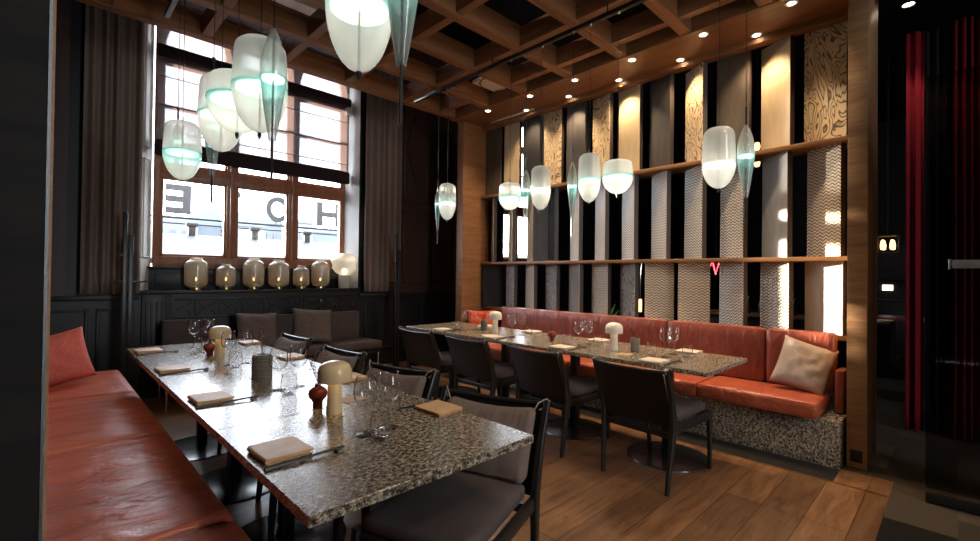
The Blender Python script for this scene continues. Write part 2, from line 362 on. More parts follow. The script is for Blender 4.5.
# ------------------------------------------------------------------ room shell
ZB=3.49; CE=5.0
struct(MB().box(-3,4.09,.30,6.0,-.08,0).build('floor',M['floor']))
cf=struct(MB().box(-3,14,-4,.30,-.08,-.002).box(4.09,14,.30,6.4,-.08,-.002).build('floor_hall',M['carpet'])); cf.name='floor.001'
struct(MB().box(3.775,3.79,.31,6.0,0,.003).build('trim_1',M['brass']))
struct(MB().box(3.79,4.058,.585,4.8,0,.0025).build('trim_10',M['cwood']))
ceil=struct(MB().box(-3,14,-4,6.6,CE,CE+.1).build('ceiling',M['ceil']))
# far wall with two window openings
wf=MB()
for a,b in ((-3,.74),(3.24,6.22),(7.75,14)): wf.box(a,b,6.0,6.42,0,CE)
for a,b in ((.74,3.24),(6.22,7.75)): wf.box(a,b,6.0,6.42,0,1.12 if a<3 else 1.57).box(a,b,6.0,6.42,4.92,CE)
struct(wf.build('wall_far',M['panel']))
struct(MB().box(-.20,-.12,.62,6.0,0,CE).box(-3.1,-3,-4,6,0,CE).build('wall_left',M['darkwood']))
struct(MB().box(13.9,14,-4,6.4,0,CE).build('wall_right',M['dark']))
wl=MB().box(-3,14,-4.1,-4,0,.9).box(-3,14,-4.1,-4,4.4,CE)
for a,b in ((-3,1.2),(2.4,14)): wl.box(a,b,-4.1,-4,.9,4.4)
struct(wl.build('wall_near',M['dark']))
for k,(a,b) in enumerate(((1.2,2.4),)):   # added fill window, unseen behind the camera, to brighten the room
    f=MB().box(a,a+.08,-4.08,-4.0,.9,4.4).box(b-.08,b,-4.08,-4.0,.9,4.4).box(a,b,-4.08,-4.0,.9,.98).box(a,b,-4.08,-4.0,4.32,4.4).box(a,b,-4.07,-4.01,2.5,2.6).box((a+b)/2-.04,(a+b)/2+.04,-4.07,-4.01,.9,4.4)
    struct(f.build('window_%d'%(k+3),M['window']))
# wainscot mouldings on the far wall
wn=MB().box(-.04,.74,5.95,6.0,1.05,1.10,.006).box(3.24,5.2,5.95,6.0,1.02,1.07,.006).box(-.04,.74,5.97,6.0,0,.16,.005)
for a,b in ((.02,.34),(.40,.70),(3.34,3.86),(3.96,4.36),(4.44,4.86)):
    for x0,x1,z0,z1 in ((a,b,.94,.965),(a,b,.24,.265),(a,a+.025,.24,.965),(b-.025,b,.24,.965)): wn.box(x0,x1,5.975,6.0,z0,z1,.006)
struct(wn.build('trim_2',M['panel']))
pw=MB().box(-.03,.17,5.96,6.0,1.10,CE)
pw.box(3.9,5.2,5.975,6.0,1.07,CE)
for a,b in ((3.96,4.42),(4.5,4.98)):
    for x0,x1,z0,z1 in ((a,b,1.2,1.24),(a,b,2.3,2.34),(a,a+.04,1.2,2.34),(b-.04,b,1.2,2.34),(a,a+.04,2.46,4.4),(b-.04,b,2.46,4.4),(a,b,2.46,2.5)): pw.box(x0,x1,5.95,5.98,z0,z1,.01)
    c=(a+b)/2
    pw.prism([(c-.2,3.3),(c,2.75),(c+.2,3.3),(c,3.85)],'y',5.945,5.98); pw.prism([(c-.13,3.3),(c,2.95),(c+.13,3.3),(c,3.65)],'y',5.935,5.95)
struct(pw.build('trim_3',M['brown']))
# window reveals
rv=MB()
for a,b,c,d in ((.74,.865,.88,.90),(3.24,3.145,3.165,3.18),(6.22,6.30,6.3,6.3),(7.75,7.36,7.36,7.36)):
    rv.prism([(a,6.0),(b,6.24),(b,6.40),(a,6.40)],'z',1.14,4.9)
rv.box(.74,3.24,6.0,6.4,4.86,4.92).box(6.22,7.75,6.0,6.4,4.86,4.92)
for a,b in ((1.30,3.70),):
    pass
for k in range(2):   # recessed panel moulding on the left reveal
    z0,z1=((1.5,2.55),(2.68,4.5))[k]
    for p0,p1 in (((.765,6.035),(.835,6.17)),):
        for zz in (z0,z1): rv.tube([(p0[0]+.004,p0[1],zz),(p1[0]+.004,p1[1],zz)],.007,6)
        for q in (p0,p1): rv.tube([(q[0]+.004,q[1],z0),(q[0]+.004,q[1],z1)],.007,6)
rv.box(3.10,3.17,6.10,6.2,3.62,3.80,.005)
struct(rv.build('trim_4',M['plaster']))
def window(nm,x0,x1,mull,dz=0):
    Y0,Y1=6.25,6.33
    o=MB()
    o.box(x0,x0+.07,Y0,Y1,1.43,4.88,.006).box(x1-.07,x1,Y0,Y1,1.43,4.88,.006).box(x0,x1,Y0-.02,Y1,1.40,1.52,.008).box(x0,x1,Y0,Y1,4.80,4.9,.006)
    wd=struct(o.build(nm,M['window'])); wd.location.z=dz
    for m in mull: MB().box(m-.055,m+.055,Y0-.01,Y1,1.5,4.85,.008).box(m-.022,m+.022,Y0-.035,Y0,1.5,3.7,.008).build('mullion',M['window'],wd)
    MB().box(x0+.05,x1-.05,Y0-.015,Y1,2.40,2.56,.008).box(x0+.05,x1-.05,Y0-.03,Y0,2.46,2.50,.006).build('transom',M['window'],wd)
    MB().box(x0+.05,x1-.05,Y0-.01,Y1,3.70,3.82,.008).build('upper_transom',M['window'],wd)
    MB().box(x0+.05,x1-.05,Y0+.01,Y1-.01,3.20,3.235,.004).build('glazing_bar',M['window'],wd)
    xs=[x0+.06]+[q for m in mull for q in (m-.05,m+.05)]+[x1-.06]
    for i in range(0,len(xs),2):
        a,b=xs[i],xs[i+1]; c=(a+b)/2; r=(b-a)/2-.03; zs=3.90; hgt=.36
        top=[];bot=[]
        for k in range(17):
            th=PI-PI*k/16; top.append((c+r*math.cos(th),4.42)); bot.append((c+r*math.cos(th),zs+hgt*math.sin(th)))
        top=[(a,4.42),(a+.029,4.42)]+top+[(b-.029,4.42),(b,4.42)]; bot=[(a,3.8),(a+.029,3.8)]+bot+[(b-.029,3.8),(b,3.8)]
        MB().strip(top,bot,'y',Y0,Y1-.01).build('arched_spandrel',M['window'],wd)
        for z0,z1 in ((1.5,2.42),(2.54,3.72),(3.8,4.42),(4.42,4.82)):
            MB().box(a,b,Y0+.04,Y0+.046,z0,z1).build('pane',M['pane'],wd)
        fr=MB()
        for z0,z1 in ((1.5,2.42),(2.54,3.72)):
            fr.box(a,a+.03,Y0+.005,Y1-.01,z0,z1,.004).box(b-.03,b,Y0+.005,Y1-.01,z0,z1,.004).box(a,b,Y0+.005,Y1-.01,z0,z0+.045,.004).box(a,b,Y0+.005,Y1-.01,z1-.03,z1,.004)
        fr.build('sash',M['window'],wd)
    MB().box(x0+.05,x1-.05,Y0,Y1-.01,4.40,4.50,.006).build('top_rail',M['window'],wd)
    return wd
window('window_1',.885,3.17,(1.665,2.405)); window('window_2',6.30,7.36,(6.83,),.16)
# ceiling grid, soffit, columns, near partition
for i,y in enumerate((4.865,4.22,3.575,2.94,2.305,1.685,1.06,.44,-.19,-.82)):
    b=MB().box(-3,4.62 if i in(0,) else 4.03,y-.05,y+.05,ZB,ZB+.21,.003,1).build('beam',M['beam'],ceil)
for x in (-1.55,-.3,.35,1.05,1.75,2.44,3.22,3.78):
    for a,b in zip((4.815,4.17,3.525,2.89,2.255,1.635,1.01,.39),(4.27,3.625,2.99,2.355,1.735,1.11,.49,-.14)):
        if x>3.7 and 4.1<a<4.2: continue
        MB().box(x-.04,x+.04,b,a,ZB+.01,ZB+.19,.003,1).build('cross_beam',M['beamy'],ceil)
MB().box(4.02,4.66,.45,4.93,ZB-.01,ZB+.16,.003,1).box(4.50,4.60,.566,4.80,3.425,ZB-.005,.003,1).build('soffit',M['soffit'],ceil)
# old plaster coffers high above the grid
for i in range(3):
    for j in range(4):
        x,y=.8+1.4*i,.9+1.35*j
        cb=MB()
        for s_,zz in ((.55,0),(.42,.04),(.28,.08)):
            for q in ((x-s_,x-s_+.06,y-s_,y+s_),(x+s_-.06,x+s_,y-s_,y+s_),(x-s_,x+s_,y-s_,y-s_+.06),(x-s_,x+s_,y+s_-.06,y+s_)): cb.box(*q,CE-.16+zz,CE-.001)
        cb.build('coffer_moulding',M['ceil'],ceil)
p1=struct(MB().box(4.18,4.715,.45,.566,0,CE,.004).build('trim_5',M['post']))
tag(MB().box(4.172,4.18,.475,.545,.05,.13,.003).box(4.168,4.173,.485,.535,.065,.115,.002).build('wall_socket',M['socket']),'black double wall socket low on the oak pillar at the right','socket')
struct(MB().box(4.16,4.66,4.80,4.93,0,ZB+.1,.004).build('trim_6',M['postx']))
struct(MB().box(-1.2,.0019,.46,.57,0,CE).build('trim_7',M['darkwood']))
struct(MB().box(.0019,.0037,.459,.574,0,CE).build('trim_8',M['chrome']))
struct(MB().box(-.06,.0068,.574,.64,0,CE).build('trim_9',M['post']))

# ------------------------------------------------------------------ slatted divider
dv=thing('slatted_divider',(4.60,2.7,0),'oak framed divider of upright turned panels in three tiers behind the right banquette','room divider')
def loc(o): o.parent=dv; o.matrix_parent_inverse=Matrix.Translation((-4.60,-2.7,0)); return o
for nm,z0,z1 in (('lower_shelf',1.495,1.53),('upper_shelf',2.435,2.475)):
    MB().box(-.11,.17,-2.13,2.10,z0,z1,.004).build(nm,M['shelf'],dv)
MB().box(-.05,.17,-2.13,2.10,.86,.90,.004).build('base_rail',M['shelf'],dv)
ys=[.774+.3527*k for k in range(12)]
t1=[3,28,5,36,21,12,17,5,3,0,2,-6]; t2=[30,36,32,36,35,36,36,35,36,36,38,40]; t3=[20,29,30,-15,-15,29,20,29,25,28,26,-42]
m1=['burl0','plain_beige','plain_brown','burl1','plain_dark','plain_beige','burl2','plain_dark','burl0','speckle','plain_beige','plain_brown']
m2=['hb_warm','plain_grey','hb_warm','hb_warm','hb_warm','hb_warm','hb_warm','hb_warm','speckle','hb_warm','hb_warm','hb_warm']
m3=['plain_grey','hb_pale','hb_pale','hb_warm','hb_warm','burlgrey0','hb_pale','plain_grey','burlgrey1','hb_pale','burlgrey0','speckle']
def gm(k):
    return M['burlgrey'][int(k[-1])] if k.startswith('burlgrey') else M['burl'][int(k[-1])] if k.startswith('burl') else M[k]
for th,mm,z0,z1 in ((t1,m1,2.475,3.43),(t2,m2,1.53,2.435),(t3,m3,.90,1.495)):
    for y,a,mk in zip(ys,th,mm):
        wv=.29
        sl=MB().box(-.018,-.012,-wv/2,wv/2,0,z1-z0,.001,1).build('slat',gm(mk),dv,(0.02,y-2.7,z0),-R(a))
        MB().box(-.0119,.034,-wv/2+.001,wv/2-.001,0.001,z1-z0-.001).build('slat_back',M['edge'],sl)

# ------------------------------------------------------------------ lights in the ceiling
def spot(x,y,z,e,col,ang,blend=.6,aim=(0,0,-1),rad=.03):
    l=bpy.data.lights.new('spot','SPOT'); l.energy=e; l.color=col; l.spot_size=R(ang); l.spot_blend=blend; l.shadow_soft_size=rad
    o=bpy.data.objects.new('spot',l); C.objects.link(o); o.location=(x,y,z); o.rotation_euler=Vector(aim).to_track_quat('-Z','Y').to_euler(); return o
DL=[(4.12,4.28),(4.12,3.568),(4.12,2.923),(4.12,2.249),(4.12,1.57),(4.12,.908),(4.45,3.907),(4.45,3.244),(4.45,2.581),(4.45,1.912),(4.45,1.243)]
words=['first','second','third','fourth','fifth','sixth']
for i,(x,y) in enumerate(DL):
    row='front' if i<6 else 'rear'; k=i if i<6 else i-6
    d=thing('downlight',(x,y,ZB-.012),'round recessed soffit downlight, %s from window end, %s'%(words[k],'row away from the slats' if i<6 else 'row next to the slats'),'downlight',0,'downlights in the oak soffit')
    MB().lathe([(.028,-.001),(.042,-.004),(.045,0),(.045,.001)]).build('trim_ring',M['ventw'],d)
    MB().lathe([(0,.0005),(.03,.0005)]).build('lens',M['dl'],d)
    spot(x,y,ZB-.03,23 if i>5 else 15,(1,.73,.46),104 if i>5 else 92,.75)
for y in (5.4,):
    pass
# added fill spots above the grid, without fittings, to brighten the room
for x,y,ax,ay in ((1.9,.9,.25,.1),(2.4,-.4,.2,.6),(1.2,-1.2,0,.6),(3.3,-.9,.1,.55),(2.45,2.5,.3,0),(2.45,3.7,.1,.2),(.12,1.7,.05,.1),(.12,3.0,.05,.1),(.12,4.2,.05,.1)):
    spot(x,y,ZB+.1,22,(1,.76,.52),95,.8,(ax,ay,-1))
vt=thing('ceiling_vent',(3.86,3.88,3.62),'square white air vent with round dish set between the ceiling beams','vent')
MB().box(-.20,.20,-.20,.20,.02,.06,.006).build('frame',M['ventw'],vt)
MB().lathe([(.0,-.01),(.10,-.012),(.15,.0),(.18,.019)]).build('dish',M['ventw'],vt)
MB().lathe([(.185,.0185),(.196,.017),(.2,.02)]).build('ring',M['rod'],vt)
st=tag(MB().box(4.455,4.485,3.80,4.58,ZB-.020,ZB-.010,.002).build('slot_diffuser',M['ventw']),'slim white linear air slot at window end of soffit','vent')

# ------------------------------------------------------------------ lighting tracks and pendants
def track(x,y0,y1,label):
    t_=thing('lighting_track',(x,y0,3.42),label,'track light')
    MB().box(-.018,.018,0,y1-y0,-.016,.016,.003).build('rail',M['black'],t_)
    for y in (.3,1.6,2.9): MB().tube([(0,y,.016),(0,y,ZB+.02-3.42)],.006,8).build('hanger',M['black'],t_)
    MB().box(-.016,.016,y1-y0,y1-y0+.006,-.014,.014).build('end_cap',M['chrome'],t_)
track(3.18,.35,4.56,'black ceiling track running above the right hand table row')
track(.70,.35,4.50,'black ceiling track running above the left hand table row')
def prof_dome(R_,zt,zb,zband):
    H=zt-zb; hb=zband-zb
    up=[]; n=14
    for k in range(n+1):
        s_=k/n; z=zt-(zt-zband)*s_
        cr=min(1,s_/.30); rad=R_*(.90+.10*s_)*(1-(1-cr)**2.6)**.45 if cr<1 else R_*(.90+.10*s_)
        up.append((max(rad,.012),z))
    lo=[]
    for k in range(n+1):
        s_=k/n; z=zband-hb*s_
        lo.append((max(R_*max(0,1-s_**2.0)**.52,.008),z))
    return up,lo
def prof_slim(R_,zt,zb,zband):
    up=[];lo=[];n=14
    for k in range(n+1):
        s_=k/n; up.append((max(.008,R_*math.sin(PI/2*min(1,s_*1.02))**.62),zt-(zt-zband)*s_))
    for k in range(n+1):
        s_=k/n; lo.append((R_*(1-.74*s_**1.25),zband-(zband-zb)*s_))
    return up,lo
def pendant(kind,x,Y,zt,zb,R_,zband,zrod,label,group,teal=.3,bead=False):
    p=thing('glass_pendant',(x,Y,zb),label,'pendant lamp',0,group)
    slim=kind=='s'; up,lo=(prof_slim if slim else prof_dome)(R_,zt-zb,0,zband-zb)
    def shell(pr,nm,m,f):
        q=MB().lathe(pr); ly=q.bm.verts.layers.float.new('tint')
        for v in q.bm.verts: v[ly]=max(0,min(1,f(v.co.z)))
        q.build(nm,m,p,allsmooth=True)
    zb_=zband-zb; Hl=zb_; Hu=zt-zband
    if slim:
        shell(up,'upper_glass',M['slimtop'],lambda z:.55*(1-(z-zb_)/(Hu*.5)))
        shell(lo,'lower_glass',M['slimlow'],lambda z:1.1*(1-(zb_-z)/(Hl*.75)))
    else:
        shell(up,'upper_glass',M['upglass'],lambda z:.5*(1-(z-zb_)/(Hu*.45))*(teal>0))
        shell(lo,'lower_glass',M['lowglass'],lambda z:(1.25*(1-(zb_-z)/(Hl*max(.1,teal)*1.5))) if teal>0 else 0)
    zl=zband-zb-.006
    MB().lathe([(0,zl),(R_*.86,zl),(R_*.86,zl-.012),(0,zl-.012)]).build('light_disc',M['glow'],p)
    MB().lathe([(R_*1.004,zl+.004),(R_*1.012,zl),(R_*1.004,zl-.006)]).build('seam_ring',M['glass'],p)
    rr_=.0045 if not slim else .004
    rod=MB().tube([(0,0,zrod-zb),(0,0,zt-zb+.03)],rr_,8).build('rod',M['black'],p)
    MB().tube([(0,0,zrod-zb+.01),(0,0,.012)],.009 if not slim else .006,8).build('finial',M['black'],rod)
    MB().tube([(0,0,zt-zb),(0,0,3.404-zb)],.0022,6).build('cable',M['black'],p)
    MB().lathe([(0,.0),(.012,0),(.014,.012),(0,.018)],(0,0,3.392-zb),10).build('cable_grip',M['chrome'],p)
    if bead: MB().tube([(0,0,zt-zb),(0,0,zt-zb+.10)],.006,8).lathe([(0,-.012),(.010,-.006),(.010,.006),(0,.012)],(0,0,zt-zb+.11),10).build('connector',M['black'],p)
RG='pendants over the right tables'; LG='pendants over the left tables'
for a in (('s',3.18,4.099,2.309,1.841,.034,2.151,1.690,'slim spindle pendant at far window end of the right row',RG,0,True),
 ('d',3.18,3.931,2.354,1.946,.096,2.145,1.924,'tall domed glass pendant beside the dark wall, hanging alone with a slim one',RG,.1),
 ('d',3.18,2.989,2.231,1.969,.107,2.093,1.950,'short wide pendant with pale teal band, left of the six before the slats',RG,.35),
 ('s',3.18,2.789,2.320,1.868,.044,2.144,1.858,'slim spindle pendant between a short wide one and a tall one',RG,0,True),
 ('d',3.18,2.612,2.332,1.934,.091,2.122,1.907,'tall milky pendant without teal band, third of the group before the slats',RG,0),
 ('s',3.18,2.272,2.307,1.847,.042,2.113,1.684,'slim teal tailed spindle pendant with long rod, mid row before the slats',RG,0,True),
 ('d',3.18,2.105,2.352,1.947,.092,2.140,1.928,'tall pendant with bright teal ring, next to the squat wide one',RG,.16),
 ('d',3.18,1.849,2.251,1.987,.118,2.127,1.952,'squat wide bowl pendant with teal ring before the slats',RG,.16),
 ('d',3.18,1.107,2.345,1.935,.103,2.104,1.910,'tall milky pendant nearest the oak pillar',RG,0),
 ('s',3.18,.944,2.319,1.858,.051,2.132,1.703,'slim spindle pendant nearest the oak pillar, rightmost of all',RG,0,True),
 ('d',.70,3.818,2.406,1.990,.117,2.192,1.979,'round shouldered pendant with blue band, lowest and leftmost before the window',LG,.45),
 ('s',.70,3.983,2.423,2.068,.036,2.304,2.053,'small slim pendant hidden behind the leftmost pendant before the window',LG,0,True),
 ('d',.70,2.849,2.437,2.011,.113,2.219,2.005,'tall pendant half hidden behind the wide bowl pendant before the window',LG,.1),
 ('s',.70,3.023,2.472,1.903,.046,2.195,1.742,'slim spindle pendant showing only its tail below the tall ones at the window',LG,0,True),
 ('d',.70,2.557,2.348,2.054,.139,2.226,2.024,'wide bowl pendant with dark teal band before the window mullion',LG,.3),
 ('d',.70,2.220,2.410,1.981,.116,2.192,1.954,'tall pendant with mint band beside the upright spindle at the window',LG,.16),
 ('s',.70,2.057,2.394,1.912,.052,2.189,1.747,'large slim spindle pendant with teal middle before the window',LG,0),
 ('d',.70,1.311,2.346,1.978,.102,2.187,1.954,'big egg shaped pendant at the top edge, nearest the camera',LG,.16),
 ('s',.70,1.073,2.409,1.920,.050,2.179,1.751,'large tapering spindle pendant with long black rod at the top edge',LG,0)): pendant(*a)

# ------------------------------------------------------------------ banquettes
def wr(seed,amp,sx,sy):
    def f(x,y,z,u,v,w):
        if w>.2:
            e=(1-u**6)*(1-v**8)
            z+=amp*e*(mnoise.noise(Vector((x*sx+seed,y*sy,seed)))+.5*mnoise.noise(Vector((x*sx*2.1,y*sy*2.3+seed,1.7))))+.012*(1-u*u)*(1-v**4)
        return (x,y,z)
    return f
bq=thing('banquette',(.24,3.1,0),'cognac leather banquette along the left table row','banquette')
MB().box(-.24,.22,-2.4,2.2,0,.30,.004).build('plinth',M['panel'],bq)
for k,(a,b) in enumerate(((.66,1.83),(1.83,3.05),(3.05,4.20),(4.20,5.25))):
    MB().soft(-.26,.285,a-3.1+.002,b-3.1-.002,.30,.475,.045,(20,36,5),wr(k*5.3,.011,1.6,12)).build('seat_cushion',M['red'],bq)
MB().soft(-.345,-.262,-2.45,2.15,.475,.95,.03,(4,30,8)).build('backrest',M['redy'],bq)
rb=thing('banquette',(4.2,2.65,0),'long cognac leather banquette on a granite plinth below the slatted divider','banquette')
MB().box(-.14,.30,-2.063,2.12,.0,.33,.004).build('plinth',M['granite'],rb)
def wrb(seed):
    def f(x,y,z,u,v,w):
        if u<-.2: x-=.010*(1-v**4)*(1-w*w)+.005*(1-v**8)*(1-w**6)*mnoise.noise(Vector((y*14+seed,z*2,seed)))
        return (x,y,z)
    return f
for k,(a,b) in enumerate(((.70,1.55),(1.55,2.9),(2.9,4.15),(4.15,4.78))):
    MB().soft(-.235,.25,a-2.65+.001,b-2.65-.001,.335,.46,.03,(16,24,5),wr(k*3.7,.003,9,3)).build('seat_cushion',M['redseat'],rb)
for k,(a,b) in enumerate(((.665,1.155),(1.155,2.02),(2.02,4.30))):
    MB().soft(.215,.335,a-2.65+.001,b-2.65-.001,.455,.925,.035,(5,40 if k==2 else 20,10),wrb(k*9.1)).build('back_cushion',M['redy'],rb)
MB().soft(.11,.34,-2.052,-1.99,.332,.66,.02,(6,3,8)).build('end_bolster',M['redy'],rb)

# cushions
def pillow(name,loc,rx,rz,w_,h_,th,m,label,seed,lean=0):
    n=22; b=MB(); g={}
    for s_ in (1,-1):
        for i in range(n+1):
            for j in range(n+1):
                u,v=2*i/n-1,2*j/n-1
                if s_<0 and (i in(0,n) or j in(0,n)): g[s_,i,j]=g[1,i,j]; continue
                px=w_/2*u*(1-.07*(1-v*v)); pz=h_/2*v*(1-.07*(1-u*u))
                e=max(0,(1-u**4)*(1-v**4)); t_=th/2*e**.55
                wv_=.014*e*mnoise.noise(Vector((u*2.6+seed,v*2.6-seed,s_*3)))+.006*mnoise.noise(Vector((u*6+seed,v*6,seed)))
                g[s_,i,j]=b.bm.verts.new((px,-s_*(t_+wv_*(1 if e>0 else 0)),pz+h_/2))
        for i in range(n):
            for j in range(n):
                q=(g[s_,i,j],g[s_,i+1,j],g[s_,i+1,j+1],g[s_,i,j+1])
                try: b.bm.faces.new(q if s_>0 else q[::-1])
                except ValueError: pass
    o=b.build(name,m,None,loc,allsmooth=True); o.rotation_euler=(rx,lean,rz)
    return tag(o,label,'cushion')
pillow('cushion',(.135,4.72,.485),R(-14),R(-8),.40,.40,.17,M['coral'],'coral velvet cushion standing on the left banquette',1.2,R(-15))
pillow('cushion',(4.26,.90,.475),R(-24),R(-80),.37,.41,.17,M['beige'],'beige linen cushion at the near end of right banquette',4.4,R(16))
pillow('cushion',(4.33,4.56,.475),R(-15),R(-35),.40,.40,.16,M['orange'],'orange cushion in the far corner of the right banquette',7.7)
pillow('cushion',(1.80,5.62,.475),R(-17),R(3),.46,.42,.15,M['taupe'],'taupe cushion standing on the window bench, left of two',2.9,R(3))
pillow('cushion',(2.43,5.62,.475),R(-17),R(-4),.50,.44,.15,M['taupe'],'taupe cushion standing on the window bench, right of two',9.1,R(5))
# window bench
wb=thing('window_bench',(2.1,5.62,0),'dark taupe upholstered bench below the window shelf','bench')
MB().box(-1.25,1.18,-.2,.24,.30,.355,.005).build('frame',M['cwood'],wb)
for a,b in ((-1.25,-.36),(-.35,.50),(.51,1.19)): MB().soft(a,b,-.23,.17,.356,.46,.03,(14,10,4),lambda x,y,z,u,v,w:(x,y,z+(.012*(1-u*u)*(1-v*v) if w>0 else 0))).build('seat_cushion',M['taupe2'],wb)
for a,b,m in ((-1.2,-.78,'taupe2'),(-.14,.26,'taupe2'),(.53,1.03,'taupe2')): MB().soft(a,b,.10,.22,.46,.84,.03,(12,4,8),lambda x,y,z,u,v,w:(x,y-.012*(1-u*u)*(1-w*w)*(1 if v<0 else 0),z)).build('back_cushion',M[m],wb)
for x in (-1.2,1.15):
    for y in (-.18,.2): MB().tube([(x,y,.0),(x,y,.305)],.011,10).build('leg',M['chrome'],wb)

# ------------------------------------------------------------------ tables
def table(loc,w_,d_,label,group,off=0):
    t_=thing('dining_table',loc,label,'table',0,group)
    MB().box(-w_/2,w_/2,-d_/2+.001,d_/2-.001,.72,.75,.002,1).build('tabletop',M['granite'],t_)
    MB().box(-.032+off,.032+off,-.032,.032,.014,.715,.004).build('column',M['black'],t_)
    MB().box(-.2+off,.2+off,-.03,.03,.700,.7195,.003).box(-.03+off,.03+off,-.25,.25,.700,.7195,.003).build('bracket',M['black'],t_)
    MB().lathe([(0,.016),(.05,.018),(.27,.012),(.29,.008),(.295,0),(0,0)],(off,0,0),48).build('base',M['disc'],t_)
TW=['nearest the camera','second from the camera','third from the camera','farthest, at the window end']
for k,(a,b) in enumerate(((1.115,1.965),(1.965,2.79),(2.79,3.67),(3.67,4.49))):
    table((.907,(a+b)/2,0),.855,b-a,'granite topped table in the left row, '+TW[k],'granite tables of the left row')
for k,(a,b) in enumerate(((1.105,1.965),(1.965,2.79),(2.79,3.67),(3.67,4.45))):
    table((3.40,(a+b)/2,0),.78,b-a,'granite topped table in the right row along the banquette, '+TW[k],'granite tables of the right row')

# ------------------------------------------------------------------ chairs
def chair(loc,rot,label,group):
    c=thing('dining_chair',loc,label,'chair',rot,group)
    for s_ in (1,-1):
        MB().beam([(-.31,.232*s_,0),(-.285,.245*s_,.25),(-.265,.252*s_,.43),(-.31,.258*s_,.62),(-.385,.262*s_,.79)],[(.026,.024),(.040,.030),(.052,.034),(.040,.030),(.028,.026)]).build('leg',M['cwood'],c)
        MB().beam([(.31,.228*s_,0),(.285,.238*s_,.25),(.262,.240*s_,.425)],[(.024,.024),(.036,.030),(.046,.036)]).build('leg',M['cwood'],c)
        MB().beam([(-.255,.243*s_,.388),(.255,.238*s_,.388)],[(.030,.055)]*2,(0,1,0)).build('side_rail',M['cwood'],c)
    MB().beam([(.262,-.225,.392),(.262,.225,.392)],[(.028,.045)]*2).build('front_rail',M['cwood'],c)
    MB().beam([(-.268,-.24,.355),(-.268,.24,.355)],[(.024,.038)]*2).build('back_rail',M['cwood'],c)
    MB().tube([(-.392,-.258,.775),(-.400,-.12,.768),(-.402,0,.766),(-.400,.12,.768),(-.392,.258,.775)],[.012,.011,.011,.011,.012],8).build('top_rail',M['cwood'],c)
    def bend(x,y,z,u,v,w):
        s_=(z-.41)/.35; return (x-.118*max(0,s_)**1.35-.012*(1-v*v),y*(1+.03*s_),z)
    MB().soft(-.280,-.268,-.238,.238,.41,.765,.005,(2,14,12),bend).build('back_panel',M['bleather'],c)
    def puff(x,y,z,u,v,w):
        s_=(z-.46)/.30; q=.02*(1-v*v)*(1-w*w)
        z+=-.02*(1-v*v)*(w>.5)*w
        return (x-.125*max(0,s_)**1.2+(q if u>0 else 0)+(.004*mnoise.noise(Vector((y*16,z*7,0)))+.0035*math.sin(y*150+2*math.sin(y*40))*max(0,w)**2)*(u>0),y,z)
    MB().soft(-.262,-.185,-.222,.222,.475,.765,.032,(5,56,12),puff).build('back_cushion',M['taupe'],c)
    bc=[k for k in C.objects if k.parent==c and k.name.startswith('back_cushion')][0]
    MB().soft(-.245,.275,-.225,.225,.41,.478,.028,(16,16,4),lambda x,y,z,u,v,w:(x,y*(1-.0*u),z+(.016*(1-u*u)*(1-v*v) if w>0 else 0))).build('seat',M['taupe2'],c)
    for s_ in (1,-1):
        MB().tube([(-.345,.215*s_,.755),(-.355,.232*s_,.785),(-.385,.258*s_,.800),(-.405,.268*s_,.785),(-.39,.262*s_,.762),(-.355,.235*s_,.755)],.0035,6).build('cushion_tie',M['tie'],bc)
    return c
lc=[(1.535,1.53,20),(1.573,2.37,15),(1.61,3.18,5),(1.64,4.13,5)]
LN=['nearest the camera','second from the camera','third from the camera','at the far window end']
c0=None
for (x,y,d),n in zip(lc,LN):
    d_=R(d); L=(x-.385*math.cos(d_),y-.385*math.sin(d_),0); lab='black chair with taupe back cushion at left table, '+n
    if c0 is None: c0=chair(L,PI+d_,lab,'chairs on the right side of the left tables')
    else: dup(c0,L,PI+d_,lab)
for (y,a),n in zip(((1.475,-3),(2.285,-2),(3.085,0),(3.86,0)),('nearest the oak pillar','second from the oak pillar','third from the oak pillar','at the far end by the dark wall')):
    dup(c0,(3.105,y,0),R(a),'black leather-backed chair at right table, '+n,'chairs along the right tables')

# ------------------------------------------------------------------ table settings
def napkin(loc,rot,m,label,group,w_=.15,d_=.165):
    b=MB()
    def slab(z0,z1,x0,x1,y0,y1,dz=0):
        b.soft(x0,x1,y0,y1,z0,z1,.003,(8,8,2),lambda x,y,z,u,v,w:(x,y,z+dz*(u+1)/2+.0015*mnoise.noise(Vector((x*22,y*22,z0*300)))))
    slab(.000,.006,-w_/2,w_/2-.004,-d_/2,d_/2-.003); slab(.0065,.0115,-w_/2+.002,w_/2-.012,-d_/2+.001,d_/2-.005); slab(.012,.0205,-w_/2,w_/2,-d_/2,d_/2,-.003)
    b.tube([(-w_/2+.004,-d_/2+.002,.0105),(-w_/2+.002,0,.0105),(-w_/2+.004,d_/2-.004,.0105)],.0092,10)
    o=b.build('napkin',m,None,loc,rot); return tag(o,label,'napkin',group)
def sticks(x0,y0,dx,rest_x,label,z=.75,pair=True):
    """two chopsticks lying along x with tips on a rest"""
    s_=1 if dx>0 else -1
    for k in (0,1):
        yy=y0+.009*k
        b=MB().tube([(0,0,.004),(dx*.98,0,.0125)],[.0042,.0026],8)
        tag(b.build('chopstick',M['cwood'],None,(x0,yy-.012*k*0,z)),label%('nearer' if k==0 else 'farther'),'chopstick','chopsticks')
    r=MB().soft(-.011,.011,-.016,.022,0,.0095,.003,(4,6,2))
    tag(r.build('chopstick_rest',M['greyvase'],None,(rest_x,y0,z)),'small stone chopstick rest'+label[label.index(' beside'):],'chopstick rest','chopstick rests')
NP=[1.58,2.45,3.33,4.20]; SP=[1.458,2.325,3.19,4.055]
